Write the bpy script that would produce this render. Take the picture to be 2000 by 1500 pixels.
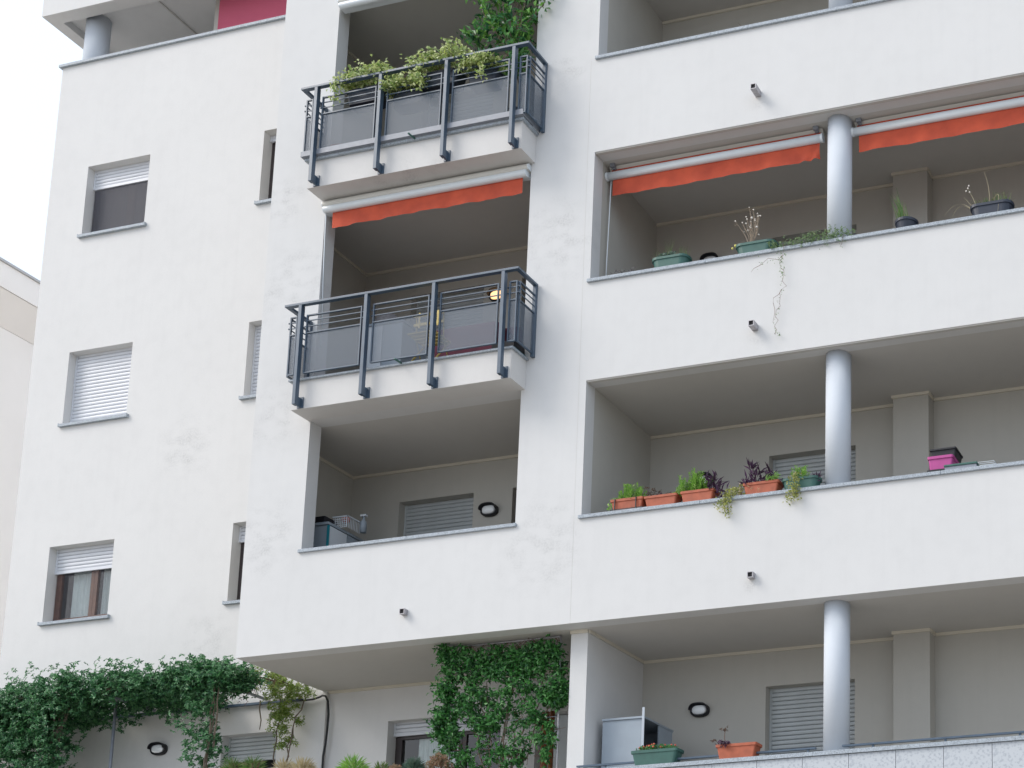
import bpy, math, random
from mathutils import Vector, Matrix
R = math.radians
rnd = random.Random(7)
sc = bpy.context.scene
for o in list(bpy.data.objects): bpy.data.objects.remove(o)
col = sc.collection

# ---------------------------------------------------------------- camera
cam = bpy.data.cameras.new('camera'); co = bpy.data.objects.new('camera', cam); col.objects.link(co)
cam.sensor_width = 36; cam.lens = 2967.683 / 2000 * 36
cam.shift_x = -996.59 / 2000; cam.shift_y = 893.36 / 2000
cam.clip_start = .1; cam.clip_end = 2000
yaw, pitch, roll = -.246979339, .176374111, -.016095047
fw = Vector((math.sin(yaw) * math.cos(pitch), math.cos(yaw) * math.cos(pitch), math.sin(pitch)))
r0 = Vector((math.cos(yaw), -math.sin(yaw), 0)); u0 = r0.cross(fw)
rr = r0 * math.cos(roll) + u0 * math.sin(roll); uu = -r0 * math.sin(roll) + u0 * math.cos(roll)
M = Matrix((rr, uu, -fw)).transposed().to_4x4(); M.translation = Vector((9.0443, -15.0466, -5.64165))
co.matrix_world = M
sc.camera = co
# ---------------------------------------------------------------- light
SUN_EL, SUN_AZ = 42, -58      # azimuth measured from -Y towards -X
w = bpy.data.worlds.new('World'); sc.world = w; w.use_nodes = True
nt = w.node_tree; nt.nodes.clear()
out = nt.nodes.new('ShaderNodeOutputWorld'); bg = nt.nodes.new('ShaderNodeBackground')
sky = nt.nodes.new('ShaderNodeTexSky'); sky.sky_type = 'NISHITA'; sky.sun_disc = False
sd = Vector((math.sin(R(SUN_AZ)) * math.cos(R(SUN_EL)), -math.cos(R(SUN_AZ)) * math.cos(R(SUN_EL)), math.sin(R(SUN_EL))))
sky.sun_elevation = R(SUN_EL); sky.sun_rotation = math.atan2(sd.x, sd.y)
sky.air_density = 1.0; sky.dust_density = 4.0
mix = nt.nodes.new('ShaderNodeMix'); mix.data_type = 'RGBA'; mix.inputs[0].default_value = .58
mix.inputs[7].default_value = (10.0, 11.2, 12.9, 1)     # the even white cloud layer
nt.links.new(sky.outputs[0], mix.inputs[6]); nt.links.new(mix.outputs[2], bg.inputs[0])
bg.inputs[1].default_value = .10
nt.links.new(bg.outputs[0], out.inputs[0])
sl = bpy.data.lights.new('sun', 'SUN'); sl.energy = 1.5; sl.angle = R(28); sl.color = (1, .95, .88)
so = bpy.data.objects.new('sun', sl); col.objects.link(so); so.rotation_euler = sd.to_track_quat('Z', 'Y').to_euler()
sc.view_settings.view_transform = 'Standard'; sc.view_settings.look = 'None'
sc.view_settings.exposure = 0.59; sc.view_settings.gamma = 1; sc.view_settings.use_curve_mapping = False

# ---------------------------------------------------------------- materials
def newmat(name):
    m = bpy.data.materials.new(name); m.use_nodes = True
    n = m.node_tree.nodes; b = n['Principled BSDF']; return m, n, m.node_tree.links, b
def mat(name, c, rough=.6, noise=0, nscale=20, metal=0, bump=0, bscale=60, c2=None, spec=None, emit=None):
    m, n, l, b = newmat(name)
    b.inputs['Roughness'].default_value = rough; b.inputs['Metallic'].default_value = metal
    if spec is not None: b.inputs['Specular IOR Level'].default_value = spec
    b.inputs['Base Color'].default_value = (*c, 1)
    if noise or c2:
        t = n.new('ShaderNodeTexCoord'); x = n.new('ShaderNodeTexNoise'); x.inputs['Scale'].default_value = nscale; x.inputs['Detail'].default_value = 6
        l.new(t.outputs['Object'], x.inputs['Vector'])
        r = n.new('ShaderNodeValToRGB'); r.color_ramp.elements[0].position = .32; r.color_ramp.elements[1].position = .68
        a = c2 or tuple(v * (1 - noise) for v in c)
        r.color_ramp.elements[0].color = (*a, 1); r.color_ramp.elements[1].color = (*c, 1)
        l.new(x.outputs['Fac'], r.inputs['Fac']); l.new(r.outputs['Color'], b.inputs['Base Color'])
    if bump:
        t = n.new('ShaderNodeTexCoord'); x = n.new('ShaderNodeTexNoise'); x.inputs['Scale'].default_value = bscale; x.inputs['Detail'].default_value = 4
        bp = n.new('ShaderNodeBump'); bp.inputs['Strength'].default_value = bump; bp.inputs['Distance'].default_value = .01
        l.new(t.outputs['Object'], x.inputs['Vector']); l.new(x.outputs['Fac'], bp.inputs['Height']); l.new(bp.outputs['Normal'], b.inputs['Normal'])
    if emit:
        b.inputs['Emission Color'].default_value = (*emit[0], 1); b.inputs['Emission Strength'].default_value = emit[1]
    return m
def stucco(name, c, spots=(), streak=.022, bump=.35):
    """painted fine render: slight cloudiness, grime with its own shape, faint vertical wash marks"""
    m, n, l, b = newmat(name); b.inputs['Roughness'].default_value = .9; b.inputs['Specular IOR Level'].default_value = .15
    t = n.new('ShaderNodeTexCoord')
    def noise(scale, detail=5, vec=None, sc3=None):
        x = n.new('ShaderNodeTexNoise'); x.inputs['Scale'].default_value = scale; x.inputs['Detail'].default_value = detail
        src = vec or t.outputs['Object']
        if sc3:
            mp = n.new('ShaderNodeMapping'); mp.inputs['Scale'].default_value = sc3; l.new(src, mp.inputs['Vector']); src = mp.outputs[0]
        l.new(src, x.inputs['Vector']); return x.outputs['Fac']
    def math_(op, a, bb, clamp=False):
        x = n.new('ShaderNodeMath'); x.operation = op; x.use_clamp = clamp
        for i, v in enumerate((a, bb)):
            if isinstance(v, (int, float)): x.inputs[i].default_value = v
            else: l.new(v, x.inputs[i])
        return x.outputs[0]
    def rng(v, a, bb, lo, hi):
        x = n.new('ShaderNodeMapRange'); x.inputs[1].default_value = a; x.inputs[2].default_value = bb; x.inputs[3].default_value = lo; x.inputs[4].default_value = hi
        l.new(v, x.inputs[0]); return x.outputs[0]
    g = rng(noise(.7, 6), .35, .7, 0, .03)
    g = math_('ADD', g, rng(noise(5, 8), .45, .75, 0, .03))
    g = math_('ADD', g, rng(noise(3, 4, sc3=(3.2, 3.2, .18)), .5, .8, 0, streak))
    g = math_('ADD', g, rng(noise(140, 2), .3, .7, 0, .05))
    if spots:
        acc = None
        for p, rad in spots:
            d = n.new('ShaderNodeVectorMath'); d.operation = 'DISTANCE'; d.inputs[1].default_value = p; l.new(t.outputs['Object'], d.inputs[0])
            s = rng(d.outputs['Value'], 0, rad, 1, 0)
            acc = s if acc is None else math_('MAXIMUM', acc, s)
        sm = math_('MULTIPLY', acc, rng(noise(5, 9, sc3=(.8, .8, 1.3)), .44, .70, 0, 1))
        sm = math_('MULTIPLY', sm, rng(noise(38, 5), .42, .6, .25, 1))
        g = math_('ADD', g, math_('MULTIPLY', sm, .30))
    inv = math_('SUBTRACT', 1, g, True)
    mx = n.new('ShaderNodeMix'); mx.data_type = 'RGBA'; mx.inputs[6].default_value = (c[0] * .1, c[1] * .1, c[2] * .11, 1); mx.inputs[7].default_value = (*c, 1)
    l.new(inv, mx.inputs[0]); l.new(mx.outputs[2], b.inputs['Base Color'])
    bp = n.new('ShaderNodeBump'); bp.inputs['Strength'].default_value = bump; bp.inputs['Distance'].default_value = .004
    h = math_('ADD', noise(170, 3), math_('MULTIPLY', noise(1.6, 3), .8))
    l.new(h, bp.inputs['Height']); l.new(bp.outputs['Normal'], b.inputs['Normal'])
    return m
def granite(name, c, c2, scale=90, blotch=False):
    m, n, l, b = newmat(name); b.inputs['Roughness'].default_value = .65
    t = n.new('ShaderNodeTexCoord'); v = n.new('ShaderNodeTexVoronoi'); v.inputs['Scale'].default_value = scale
    x = n.new('ShaderNodeTexNoise'); x.inputs['Scale'].default_value = scale * .3; x.inputs['Detail'].default_value = 6
    l.new(t.outputs['Object'], v.inputs['Vector']); l.new(t.outputs['Object'], x.inputs['Vector'])
    r = n.new('ShaderNodeValToRGB'); e = r.color_ramp.elements
    e[0].position = .35 if not blotch else .38; e[0].color = (*c2, 1); e[1].position = .62 if not blotch else .50; e[1].color = (*c, 1)
    if blotch: l.new(x.outputs['Fac'], r.inputs['Fac'])
    else:
        mt = n.new('ShaderNodeMath'); mt.operation = 'ADD'; l.new(v.outputs['Color'], mt.inputs[0]); l.new(x.outputs['Fac'], mt.inputs[1])
        m2 = n.new('ShaderNodeMath'); m2.operation = 'MULTIPLY'; m2.inputs[1].default_value = .5; l.new(mt.outputs[0], m2.inputs[0]); l.new(m2.outputs[0], r.inputs['Fac'])
    l.new(r.outputs['Color'], b.inputs['Base Color']); return m
def leafmat(name, cols, rough=.42, trans=.35, spec=.5):
    m, n, l, b = newmat(name)
    g = n.new('ShaderNodeNewGeometry'); r = n.new('ShaderNodeValToRGB')
    e = r.color_ramp.elements
    while len(e) < len(cols): e.new(.5)
    for i, c in enumerate(cols): e[i].position = i / (len(cols) - 1); e[i].color = (*c, 1)
    l.new(g.outputs['Random Per Island'], r.inputs['Fac']); l.new(r.outputs['Color'], b.inputs['Base Color'])
    b.inputs['Roughness'].default_value = rough; b.inputs['Specular IOR Level'].default_value = spec
    tr = n.new('ShaderNodeBsdfTranslucent'); mx = n.new('ShaderNodeMixShader'); mx.inputs[0].default_value = trans
    l.new(r.outputs['Color'], tr.inputs['Color']); l.new(b.outputs[0], mx.inputs[1]); l.new(tr.outputs[0], mx.inputs[2])
    l.new(mx.outputs[0], n['Material Output'].inputs['Surface']); return m
def seethru(name, c, opaque, rough=.5, metal=0, fine=None):
    m, n, l, b = newmat(name); b.inputs['Base Color'].default_value = (*c, 1); b.inputs['Roughness'].default_value = rough; b.inputs['Metallic'].default_value = metal
    tr = n.new('ShaderNodeBsdfTransparent'); mx = n.new('ShaderNodeMixShader'); mx.inputs[0].default_value = opaque
    if fine:
        t = n.new('ShaderNodeTexCoord'); x = n.new('ShaderNodeTexNoise'); x.inputs['Scale'].default_value = fine; x.inputs['Detail'].default_value = 3
        l.new(t.outputs['Object'], x.inputs['Vector']); r = n.new('ShaderNodeMapRange'); r.inputs[1].default_value = .3; r.inputs[2].default_value = .7
        r.inputs[3].default_value = opaque - .07; r.inputs[4].default_value = opaque + .07; l.new(x.outputs['Fac'], r.inputs[0]); l.new(r.outputs[0], mx.inputs[0])
    l.new(tr.outputs[0], mx.inputs[1]); l.new(b.outputs[0], mx.inputs[2]); l.new(mx.outputs[0], n['Material Output'].inputs['Surface']); return m
def glassmat(name, tint=(.8, .85, .85)):
    m, n, l, b = newmat(name); n.remove(b)
    tr = n.new('ShaderNodeBsdfTransparent'); tr.inputs[0].default_value = (*tint, 1)
    gl = n.new('ShaderNodeBsdfGlossy'); gl.inputs['Roughness'].default_value = .02
    lw = n.new('ShaderNodeLayerWeight'); lw.inputs[0].default_value = .5
    pw = n.new('ShaderNodeMath'); pw.operation = 'POWER'; pw.inputs[1].default_value = 3.5; l.new(lw.outputs['Facing'], pw.inputs[0])
    f = n.new('ShaderNodeMapRange'); f.inputs[3].default_value = .07; f.inputs[4].default_value = .9; l.new(pw.outputs[0], f.inputs[0])
    mx = n.new('ShaderNodeMixShader'); l.new(f.outputs[0], mx.inputs[0]); l.new(tr.outputs[0], mx.inputs[1]); l.new(gl.outputs[0], mx.inputs[2])
    l.new(mx.outputs[0], n['Material Output'].inputs['Surface']); return m

SPOTS_F = [((-4.25, 0, 4.9), .75), ((-4.35, 0, 3.15), .6), ((-4.4, 0, 1.5), .7), ((-4.45, 0, 6.1), .45), ((-.45, 0, 4.9), .7), ((-.5, 0, .95), .75), ((-.45, 0, 7.2), .4), ((-.35, 0, 1.4), .3), ((2.18, 0, 6.24), .16), ((2.18, 0, 3.22), .16), ((2.18, 0, .22), .13), ((-2.3, 0, .24), .13)]
SPOTS_W = [((-7.2, 1.55, 3.75), .6), ((-6.6, 1.55, .9), .5)]
M = {}
M['wall'] = stucco('white_stucco', (.64, .64, .635), SPOTS_F)
M['wing'] = stucco('white_stucco_wing', (.665, .66, .65), SPOTS_W)
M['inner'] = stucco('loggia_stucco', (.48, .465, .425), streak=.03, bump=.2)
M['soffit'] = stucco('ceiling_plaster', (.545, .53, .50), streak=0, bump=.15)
M['bsoffit'] = stucco('balcony_slab_paint', (.63, .62, .605), [((-3.0, -.15, 6), .35), ((-2.5, -.2, 6), .3), ((-2.0, -.2, 6), .3), ((-3.8, 0, 3), .2)], bump=.25)
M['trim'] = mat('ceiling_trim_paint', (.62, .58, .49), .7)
M['column'] = stucco('column_paint', (.57, .61, .66), streak=.02, bump=.1)
M['coping'] = granite('grey_granite', (.40, .45, .50), (.22, .25, .28), 150)
M['stone'] = granite('blotched_stone', (.47, .50, .53), (.36, .39, .43), 120, True)
M['shutter'] = mat('grey_shutter_slat', (.46, .49, .50), .45, .08, 6)
M['shutterw'] = mat('white_shutter_slat', (.62, .64, .68), .45, .06, 6)
M['steel'] = mat('slate_blue_steel', (.065, .10, .145), .33, .18, 9)
M['mesh'] = seethru('perforated_sheet', (.10, .13, .17), .50, .5, 0)
M['zinc'] = mat('zinc_grey', (.24, .26, .30), .5, .15, 12)
M['spout'] = mat('dull_steel', (.42, .41, .43), .42, .2, 30, metal=.4)
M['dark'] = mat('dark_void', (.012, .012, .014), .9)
M['awn'] = mat('white_awning_metal', (.68, .73, .76), .32, .05, 5)
M['awnbeige'] = mat('cream_awning_metal', (.58, .57, .53), .5)
def fabric():
    m, n, l, b = newmat('red_awning_fabric'); b.inputs['Roughness'].default_value = .85
    t = n.new('ShaderNodeTexCoord'); x = n.new('ShaderNodeTexNoise'); x.inputs['Scale'].default_value = 4; x.inputs['Detail'].default_value = 8; l.new(t.outputs['Object'], x.inputs['Vector'])
    r = n.new('ShaderNodeValToRGB'); r.color_ramp.elements[0].position = .3; r.color_ramp.elements[1].position = .7
    r.color_ramp.elements[0].color = (.50, .08, .043, 1); r.color_ramp.elements[1].color = (.70, .118, .056, 1)
    l.new(x.outputs['Fac'], r.inputs['Fac']); l.new(r.outputs['Color'], b.inputs['Base Color'])
    tr = n.new('ShaderNodeBsdfTranslucent'); l.new(r.outputs['Color'], tr.inputs['Color'])
    mx = n.new('ShaderNodeMixShader'); mx.inputs[0].default_value = .2; l.new(b.outputs[0], mx.inputs[1]); l.new(tr.outputs[0], mx.inputs[2]); l.new(mx.outputs[0], n['Material Output'].inputs['Surface'])
    return m
M['fabric'] = fabric()
M['wood'] = mat('brown_window_wood', (.16, .075, .045), .5, .3, 15)
M['dwood'] = mat('dark_brown_frame', (.045, .035, .035), .45)
M['pole'] = mat('orange_varnished_wood', (.36, .12, .045), .45, .35, 12)
M['glass'] = glassmat('window_glass')
M['glassd'] = glassmat('dim_window_glass', (.45, .48, .5))
M['curtain'] = mat('pale_curtain', (.82, .85, .84), .9, .12, 8)
M['net'] = seethru('insect_net', (.10, .10, .115), .62, .8)
M['netl'] = seethru('thin_insect_net', (.10, .10, .12), .12, .8)
M['room'] = mat('dim_room', (.10, .095, .09), .9)
M['terra'] = mat('terracotta_plastic', (.42, .105, .05), .6, .25, 14)
M['greenp'] = mat('green_plastic', (.035, .115, .095), .45, .2, 12)
M['navy'] = mat('dark_plastic', (.022, .03, .05), .45, .2, 12)
M['black'] = mat('black_plastic', (.008, .008, .012), .5)
M['lens'] = mat('frosted_lens', (.82, .84, .85), .2)
M['lit'] = mat('lit_lens', (.9, .8, .6), .3, emit=((1, .55, .25), 1.1))
M['cab'] = mat('grey_cabinet_plastic', (.30, .35, .40), .5, .08, 6)
M['cabw'] = mat('white_cabinet_plastic', (.62, .66, .70), .45)
M['magenta'] = mat('magenta_plastic', (.45, .06, .26), .45, .1, 10)
M['maroon'] = mat('maroon_cloth', (.10, .012, .035), .9, .3, 9)
M['yellow'] = mat('yellow_paint', (.55, .42, .10), .5)
M['teal'] = mat('teal_plastic', (.01, .20, .25), .4)
M['grey'] = mat('grey_cloth', (.25, .24, .25), .9, .3, 20)
M['orange'] = mat('orange_plastic', (.55, .09, .03), .5)
M['redwall'] = stucco('raspberry_paint', (.50, .11, .17), streak=.02, bump=.1)
M['pale'] = mat('pale_neighbour_render', (.95, .90, .85), .9, .03, 2)
M['gutter'] = mat('gutter_grey', (.5, .5, .5), .6)
M['cable'] = mat('black_cable', (.006, .008, .010), .5)
M['ground'] = mat('pavement', (.38, .35, .31), .9, .25, .6)
M['floor_absorber'] = mat('dark_floor_absorber', (.17, .15, .13), .6, .15, 8)  # dark colour of the added floor layer, soaks up bounced light
M['soil'] = mat('soil', (.05, .035, .025), .95)
M['bark'] = mat('bark', (.20, .16, .12), .9, .4, 40)
M['twig'] = mat('brown_twig', (.16, .085, .06), .9)
M['drytwig'] = mat('dry_stalk', (.34, .27, .20), .9)
M['l_hedge'] = leafmat('climber_leaf', [(.012, .06, .028), (.035, .14, .05), (.07, .21, .075), (.15, .34, .15)])
M['l_aur'] = leafmat('yellow_green_leaf', [(.10, .15, .02), (.24, .34, .05), (.14, .24, .06), (.42, .50, .16)])
M['l_trel'] = leafmat('trellis_leaf', [(.015, .07, .022), (.03, .14, .028), (.06, .24, .045), (.14, .34, .11)])
M['l_ivy'] = leafmat('variegated_leaf', [(.15, .27, .07), (.42, .50, .14), (.62, .66, .36), (.26, .38, .11)])
M['l_cit'] = leafmat('citrus_leaf', [(.015, .08, .04), (.06, .20, .05), (.20, .42, .08), (.10, .28, .15)])
M['l_lime'] = leafmat('bright_leaf', [(.17, .36, .06), (.30, .55, .10), (.12, .28, .05), (.48, .68, .22)])
M['l_purp'] = leafmat('purple_leaf', [(.035, .012, .035), (.07, .02, .07), (.02, .01, .02)], trans=.1)
M['l_red'] = leafmat('reddish_leaf', [(.11, .04, .03), (.07, .05, .03), (.14, .09, .05)])
M['l_sedum'] = leafmat('trailing_sedum', [(.24, .27, .05), (.42, .44, .12), (.15, .20, .05), (.55, .52, .26)])
M['l_grass'] = leafmat('grass_blade', [(.16, .24, .05), (.08, .20, .05), (.30, .28, .14)])
M['l_creep'] = leafmat('creeper_leaf', [(.09, .15, .07), (.16, .26, .11), (.28, .38, .18)])
M['l_blue'] = leafmat('blue_green_leaf', [(.06, .11, .08), (.10, .17, .13), (.16, .22, .16)])
M['l_dry'] = leafmat('dry_grass', [(.45, .38, .24), (.55, .48, .30), (.32, .28, .16)])
M['l_rose'] = leafmat('pinkish_leaf', [(.36, .17, .11), (.28, .19, .11), (.16, .15, .08)])
M['l_dead'] = leafmat('grey_dead_leaf', [(.20, .18, .18), (.10, .09, .10), (.30, .28, .28)])
M['flower'] = mat('pale_blossom', (.70, .66, .60), .9)
M['flowery'] = mat('yellow_blossom', (.65, .60, .18), .9)
M['flowerr'] = mat('coral_blossom', (.62, .14, .08), .8)

# ---------------------------------------------------------------- builders
class MB:
    def __init__(s): s.v = []; s.f = []
    def add(s, vs, fs):
        k = len(s.v); s.v += [tuple(p) for p in vs]; s.f += [tuple(i + k for i in f) for f in fs]; return s
    def box(s, x0, x1, y0, y1, z0, z1):
        return s.add([(x, y, z) for x in (x0, x1) for y in (y0, y1) for z in (z0, z1)],
                     [(0, 1, 3, 2), (4, 6, 7, 5), (0, 4, 5, 1), (2, 3, 7, 6), (0, 2, 6, 4), (1, 5, 7, 3)])
    def obox(s, c, ax, ay, az):     # centre and three half-axis vectors
        c, ax, ay, az = map(Vector, (c, ax, ay, az))
        return s.add([c + ax * i + ay * j + az * k for i in (-1, 1) for j in (-1, 1) for k in (-1, 1)],
                     [(0, 1, 3, 2), (4, 6, 7, 5), (0, 4, 5, 1), (2, 3, 7, 6), (0, 2, 6, 4), (1, 5, 7, 3)])
    def tube(s, pts, r, n=8, cap=True):
        pts = [Vector(p) for p in pts]; rs = r if isinstance(r, (list, tuple)) else [r] * len(pts)
        vs = []; fs = []
        for i, p in enumerate(pts):
            d = (pts[min(i + 1, len(pts) - 1)] - pts[max(i - 1, 0)]).normalized()
            a = Vector((0, 0, 1)) if abs(d.z) < .9 else Vector((1, 0, 0))
            u = d.cross(a).normalized(); v = d.cross(u)
            vs += [p + (u * math.cos(2 * math.pi * k / n) + v * math.sin(2 * math.pi * k / n)) * rs[i] for k in range(n)]
        for i in range(len(pts) - 1):
            fs += [(i * n + k, i * n + (k + 1) % n, (i + 1) * n + (k + 1) % n, (i + 1) * n + k) for k in range(n)]
        if cap: fs += [tuple(range(n))[::-1], tuple((len(pts) - 1) * n + k for k in range(n))]
        return s.add(vs, fs)
    def loft(s, rings, cap=True):
        n = len(rings[0]); vs = [p for r in rings for p in r]; fs = []
        for i in range(len(rings) - 1):
            fs += [(i * n + k, i * n + (k + 1) % n, (i + 1) * n + (k + 1) % n, (i + 1) * n + k) for k in range(n)]
        if cap: fs += [tuple(range(n))[::-1], tuple((len(rings) - 1) * n + k for k in range(n))]
        return s.add(vs, fs)
    def xprism(s, prof, x0, x1):    # (y,z) outline swept along X
        return s.loft([[(x, y, z) for y, z in prof] for x in (x0, x1)])
    def sphere(s, c, r, n=8, m=5, sq=(1, 1, 1)):
        rings = []
        for j in range(1, m):
            a = math.pi * j / m
            rings.append([(c[0] + r * sq[0] * math.sin(a) * math.cos(2 * math.pi * k / n), c[1] + r * sq[1] * math.sin(a) * math.sin(2 * math.pi * k / n), c[2] + r * sq[2] * math.cos(a)) for k in range(n)])
        return s.loft(rings)
    def build(s, name, m, parent=None, smooth=False, kind=None, bevel=0):
        me = bpy.data.meshes.new(name); me.from_pydata(s.v, [], s.f); me.materials.append(m)
        if smooth: me.polygons.foreach_set('use_smooth', [True] * len(me.polygons))
        o = bpy.data.objects.new(name, me); col.objects.link(o)
        if parent: o.parent = parent
        if kind: o['kind'] = kind
        if bevel:
            b = o.modifiers.new('bevel', 'BEVEL'); b.width = bevel; b.segments = 2; b.limit_method = 'ANGLE'
        return o
def fixn(o):
    import bmesh
    b = bmesh.new(); b.from_mesh(o.data); bmesh.ops.recalc_face_normals(b, faces=b.faces); b.to_mesh(o.data); b.free(); return o
def thing(name, label, cat, group=None, loc=(0, 0, 0)):
    o = bpy.data.objects.new(name, None); col.objects.link(o); o.location = loc; o.empty_display_size = .2
    o['label'] = label; o['category'] = cat
    if group: o['group'] = group
    return o
def kids(o): return [c for c in bpy.data.objects if c.parent == o]
def copy_tree(o, parent=None):
    c = o.copy(); col.objects.link(c); c.parent = parent
    for ch in kids(o): copy_tree(ch, c)
    return c
def part(o, label): o['label'] = label; return o
def holed(x0, x1, z0, z1, y0, y1, holes):
    """upright slab between y0 and y1 with rectangular openings, reveals included"""
    xs = sorted({x0, x1, *[h[0] for h in holes], *[h[1] for h in holes]}); xs = [x for x in xs if x0 <= x <= x1]
    zs = sorted({z0, z1, *[h[2] for h in holes], *[h[3] for h in holes]}); zs = [z for z in zs if z0 <= z <= z1]
    def solid(i, j):
        if i < 0 or j < 0 or i >= len(xs) - 1 or j >= len(zs) - 1: return False
        cx = (xs[i] + xs[i + 1]) / 2; cz = (zs[j] + zs[j + 1]) / 2
        return not any(h[0] < cx < h[1] and h[2] < cz < h[3] for h in holes)
    mb = MB()
    for i in range(len(xs) - 1):
        for j in range(len(zs) - 1):
            if not solid(i, j): continue
            a, b, c, d = xs[i], xs[i + 1], zs[j], zs[j + 1]
            mb.add([(a, y0, c), (b, y0, c), (b, y0, d), (a, y0, d)], [(0, 1, 2, 3)])
            mb.add([(a, y1, c), (b, y1, c), (b, y1, d), (a, y1, d)], [(3, 2, 1, 0)])
            if not solid(i - 1, j): mb.add([(a, y0, c), (a, y0, d), (a, y1, d), (a, y1, c)], [(0, 1, 2, 3)])
            if not solid(i + 1, j): mb.add([(b, y0, c), (b, y1, c), (b, y1, d), (b, y0, d)], [(0, 1, 2, 3)])
            if not solid(i, j - 1): mb.add([(a, y0, c), (a, y1, c), (b, y1, c), (b, y0, c)], [(0, 1, 2, 3)])
            if not solid(i, j + 1): mb.add([(a, y0, d), (b, y0, d), (b, y1, d), (a, y1, d)], [(0, 1, 2, 3)])
    return mb

# ---------------------------------------------------------------- ground and sky-side setting
g = MB(); g.box(-400, 400, -400, 400, -7.6, -7.2); o = g.build('ground', M['ground'], kind='structure')
# ================================================================= THE BUILDING
B = thing('apartment_building', 'white stuccoed apartment block with recessed loggias, two railed balconies and a windowed wing', 'building')
XR = 8.4           # right end, outside the frame
LX = 7.2           # right end of the loggia openings
zs = 1.262; F = .37
holes = [(0, LX, zs + 3 * k, 3 + 3 * k) for k in range(3)]
holes += [(-3.83, -.87, zs, 3.0), (-3.83, -.87, 3 + F, 6.0), (-3.83, -.87, 6 + F, 9.0)]
fixn(holed(-4.67, XR, 0, 12.7, 0, .2, holes).build('front_wall', M['wall'], B))
# floor slabs / ceilings, side walls
for k in range(0, 5):
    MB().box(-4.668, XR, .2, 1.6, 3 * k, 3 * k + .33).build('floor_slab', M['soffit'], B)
    MB().box(-4.44, XR - .21, .203, 1.597, 3 * k + .331, 3 * k + .35).build('added_floor_absorber', M['floor_absorber'], B)  # unseen dark layer, added to cut light bounced onto walls and ceilings
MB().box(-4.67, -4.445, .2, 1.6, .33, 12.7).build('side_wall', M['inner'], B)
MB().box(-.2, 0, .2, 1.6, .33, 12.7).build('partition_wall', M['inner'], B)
MB().box(-.233, -.015, .265, 1.6, -2.9, .02).build('partition_wall', M['wall'], B)
MB().box(XR - .2, XR, .2, 1.6, -7.2, 12.7).build('side_wall', M['wall'], B)
# back wall with window and door openings
WIN = []
bh = []
for k in range(4):
    z = 3 * k
    bh.append((1.645, 2.80, z - 3 + F, z - .47)); bh.append((5.6, 6.8, z - 3 + F, z - .47))
for k in (1, 2, 3):
    z = 3 * k
    bh.append((-3.698, -2.565, z - 3 + .95 if k == 1 else z - 3 + F, z - .45)); bh.append((-1.985, -1.0, z - 3 + F, z - .45))
bh.append((-3.67, -2.0, -2.6, -.48)); bh.append((-1.5, -.9, -2.6, -.55))
fixn(holed(-4.60, -.22, -2.95, .1, 1.6, 1.8, [b for b in bh if b[3] < 0 and b[1] < -.2]).build('garden_back_wall', M['wing'], B))
bh2 = [b for b in bh if not (b[3] < 0 and b[1] < -.2)]
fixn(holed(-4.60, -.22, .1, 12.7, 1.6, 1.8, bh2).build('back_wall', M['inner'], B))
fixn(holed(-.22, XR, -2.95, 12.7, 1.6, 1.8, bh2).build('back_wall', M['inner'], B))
# wing
wh = []
for k in range(3):
    wh.append((-9.405, -8.286, 1.395 + 3 * k, 2.529 + 3 * k)); wh.append((-6.297, -5.75, 1.395 + 3 * k, 2.537 + 3 * k))
wh.append((-6.2, -5.33, -.99, -.49))
fixn(holed(-10.08, -4.602, -7.2, 10.31, 1.5528, 1.77, wh).build('wing_wall', M['wing'], B))
MB().box(-10.08, -9.86, 1.772, 9, -7.2, 10.31).build('wing_side_wall', M['wing'], B)
MB().box(-9.86, -4.6, 1.772, 9, 9.9, 10.0).build('terrace_floor', M['soffit'], B)
# opaque core behind so that no light leaks
MB().box(-9.84, XR - .02, 3.4, 9, -7.2, 9.88).build('rear_mass', M['wing'], B)
MB().box(-4.6, XR - .02, 3.0, 9, 9.9, 12.7).build('rear_mass', M['wing'], B)
# base below: podium and garden terrace
MB().box(-12, -.25, -.1, 1.55, -7.2, -2.9).build('garden_terrace', M['inner'], B)
MB().box(-12, -.25, -.1, .06, -2.9, -1.95).build('garden_parapet', M['wall'], B)
MB().box(-.24, XR, .02, .2, -7.2, -1.80).build('ground_parapet', M['inner'], B)
MB().box(-.0, XR, .2, 1.6, -2.95, -2.63).build('ground_loggia_floor', M['soffit'], B)
# stone facing of the ground floor parapet
sp = None; nx = 0
for row in range(3):
    for i in range(16):
        x = .06 + .535 * i - (.0 if row % 2 == 0 else .27)
        if sp is None:
            sp = MB().box(0, .529, -.012 - .0, .018, 0, .329).build('stone_panel', M['stone'], B); o = sp
        else:
            o = sp.copy(); col.objects.link(o)
        o.location = (x + .07, rnd.uniform(-.001, .001), -1.802 - .335 * (row + 1) + .003)
MB().box(-.03, 2.93, -.035, .24, -1.80, -1.755).build('coping', M['coping'], B)
MB().box(2.933, 5.2, -.035, .24, -1.80, -1.755).build('coping', M['coping'], B)
MB().box(5.203, XR, -.035, .24, -1.80, -1.755).build('coping', M['coping'], B)
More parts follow.
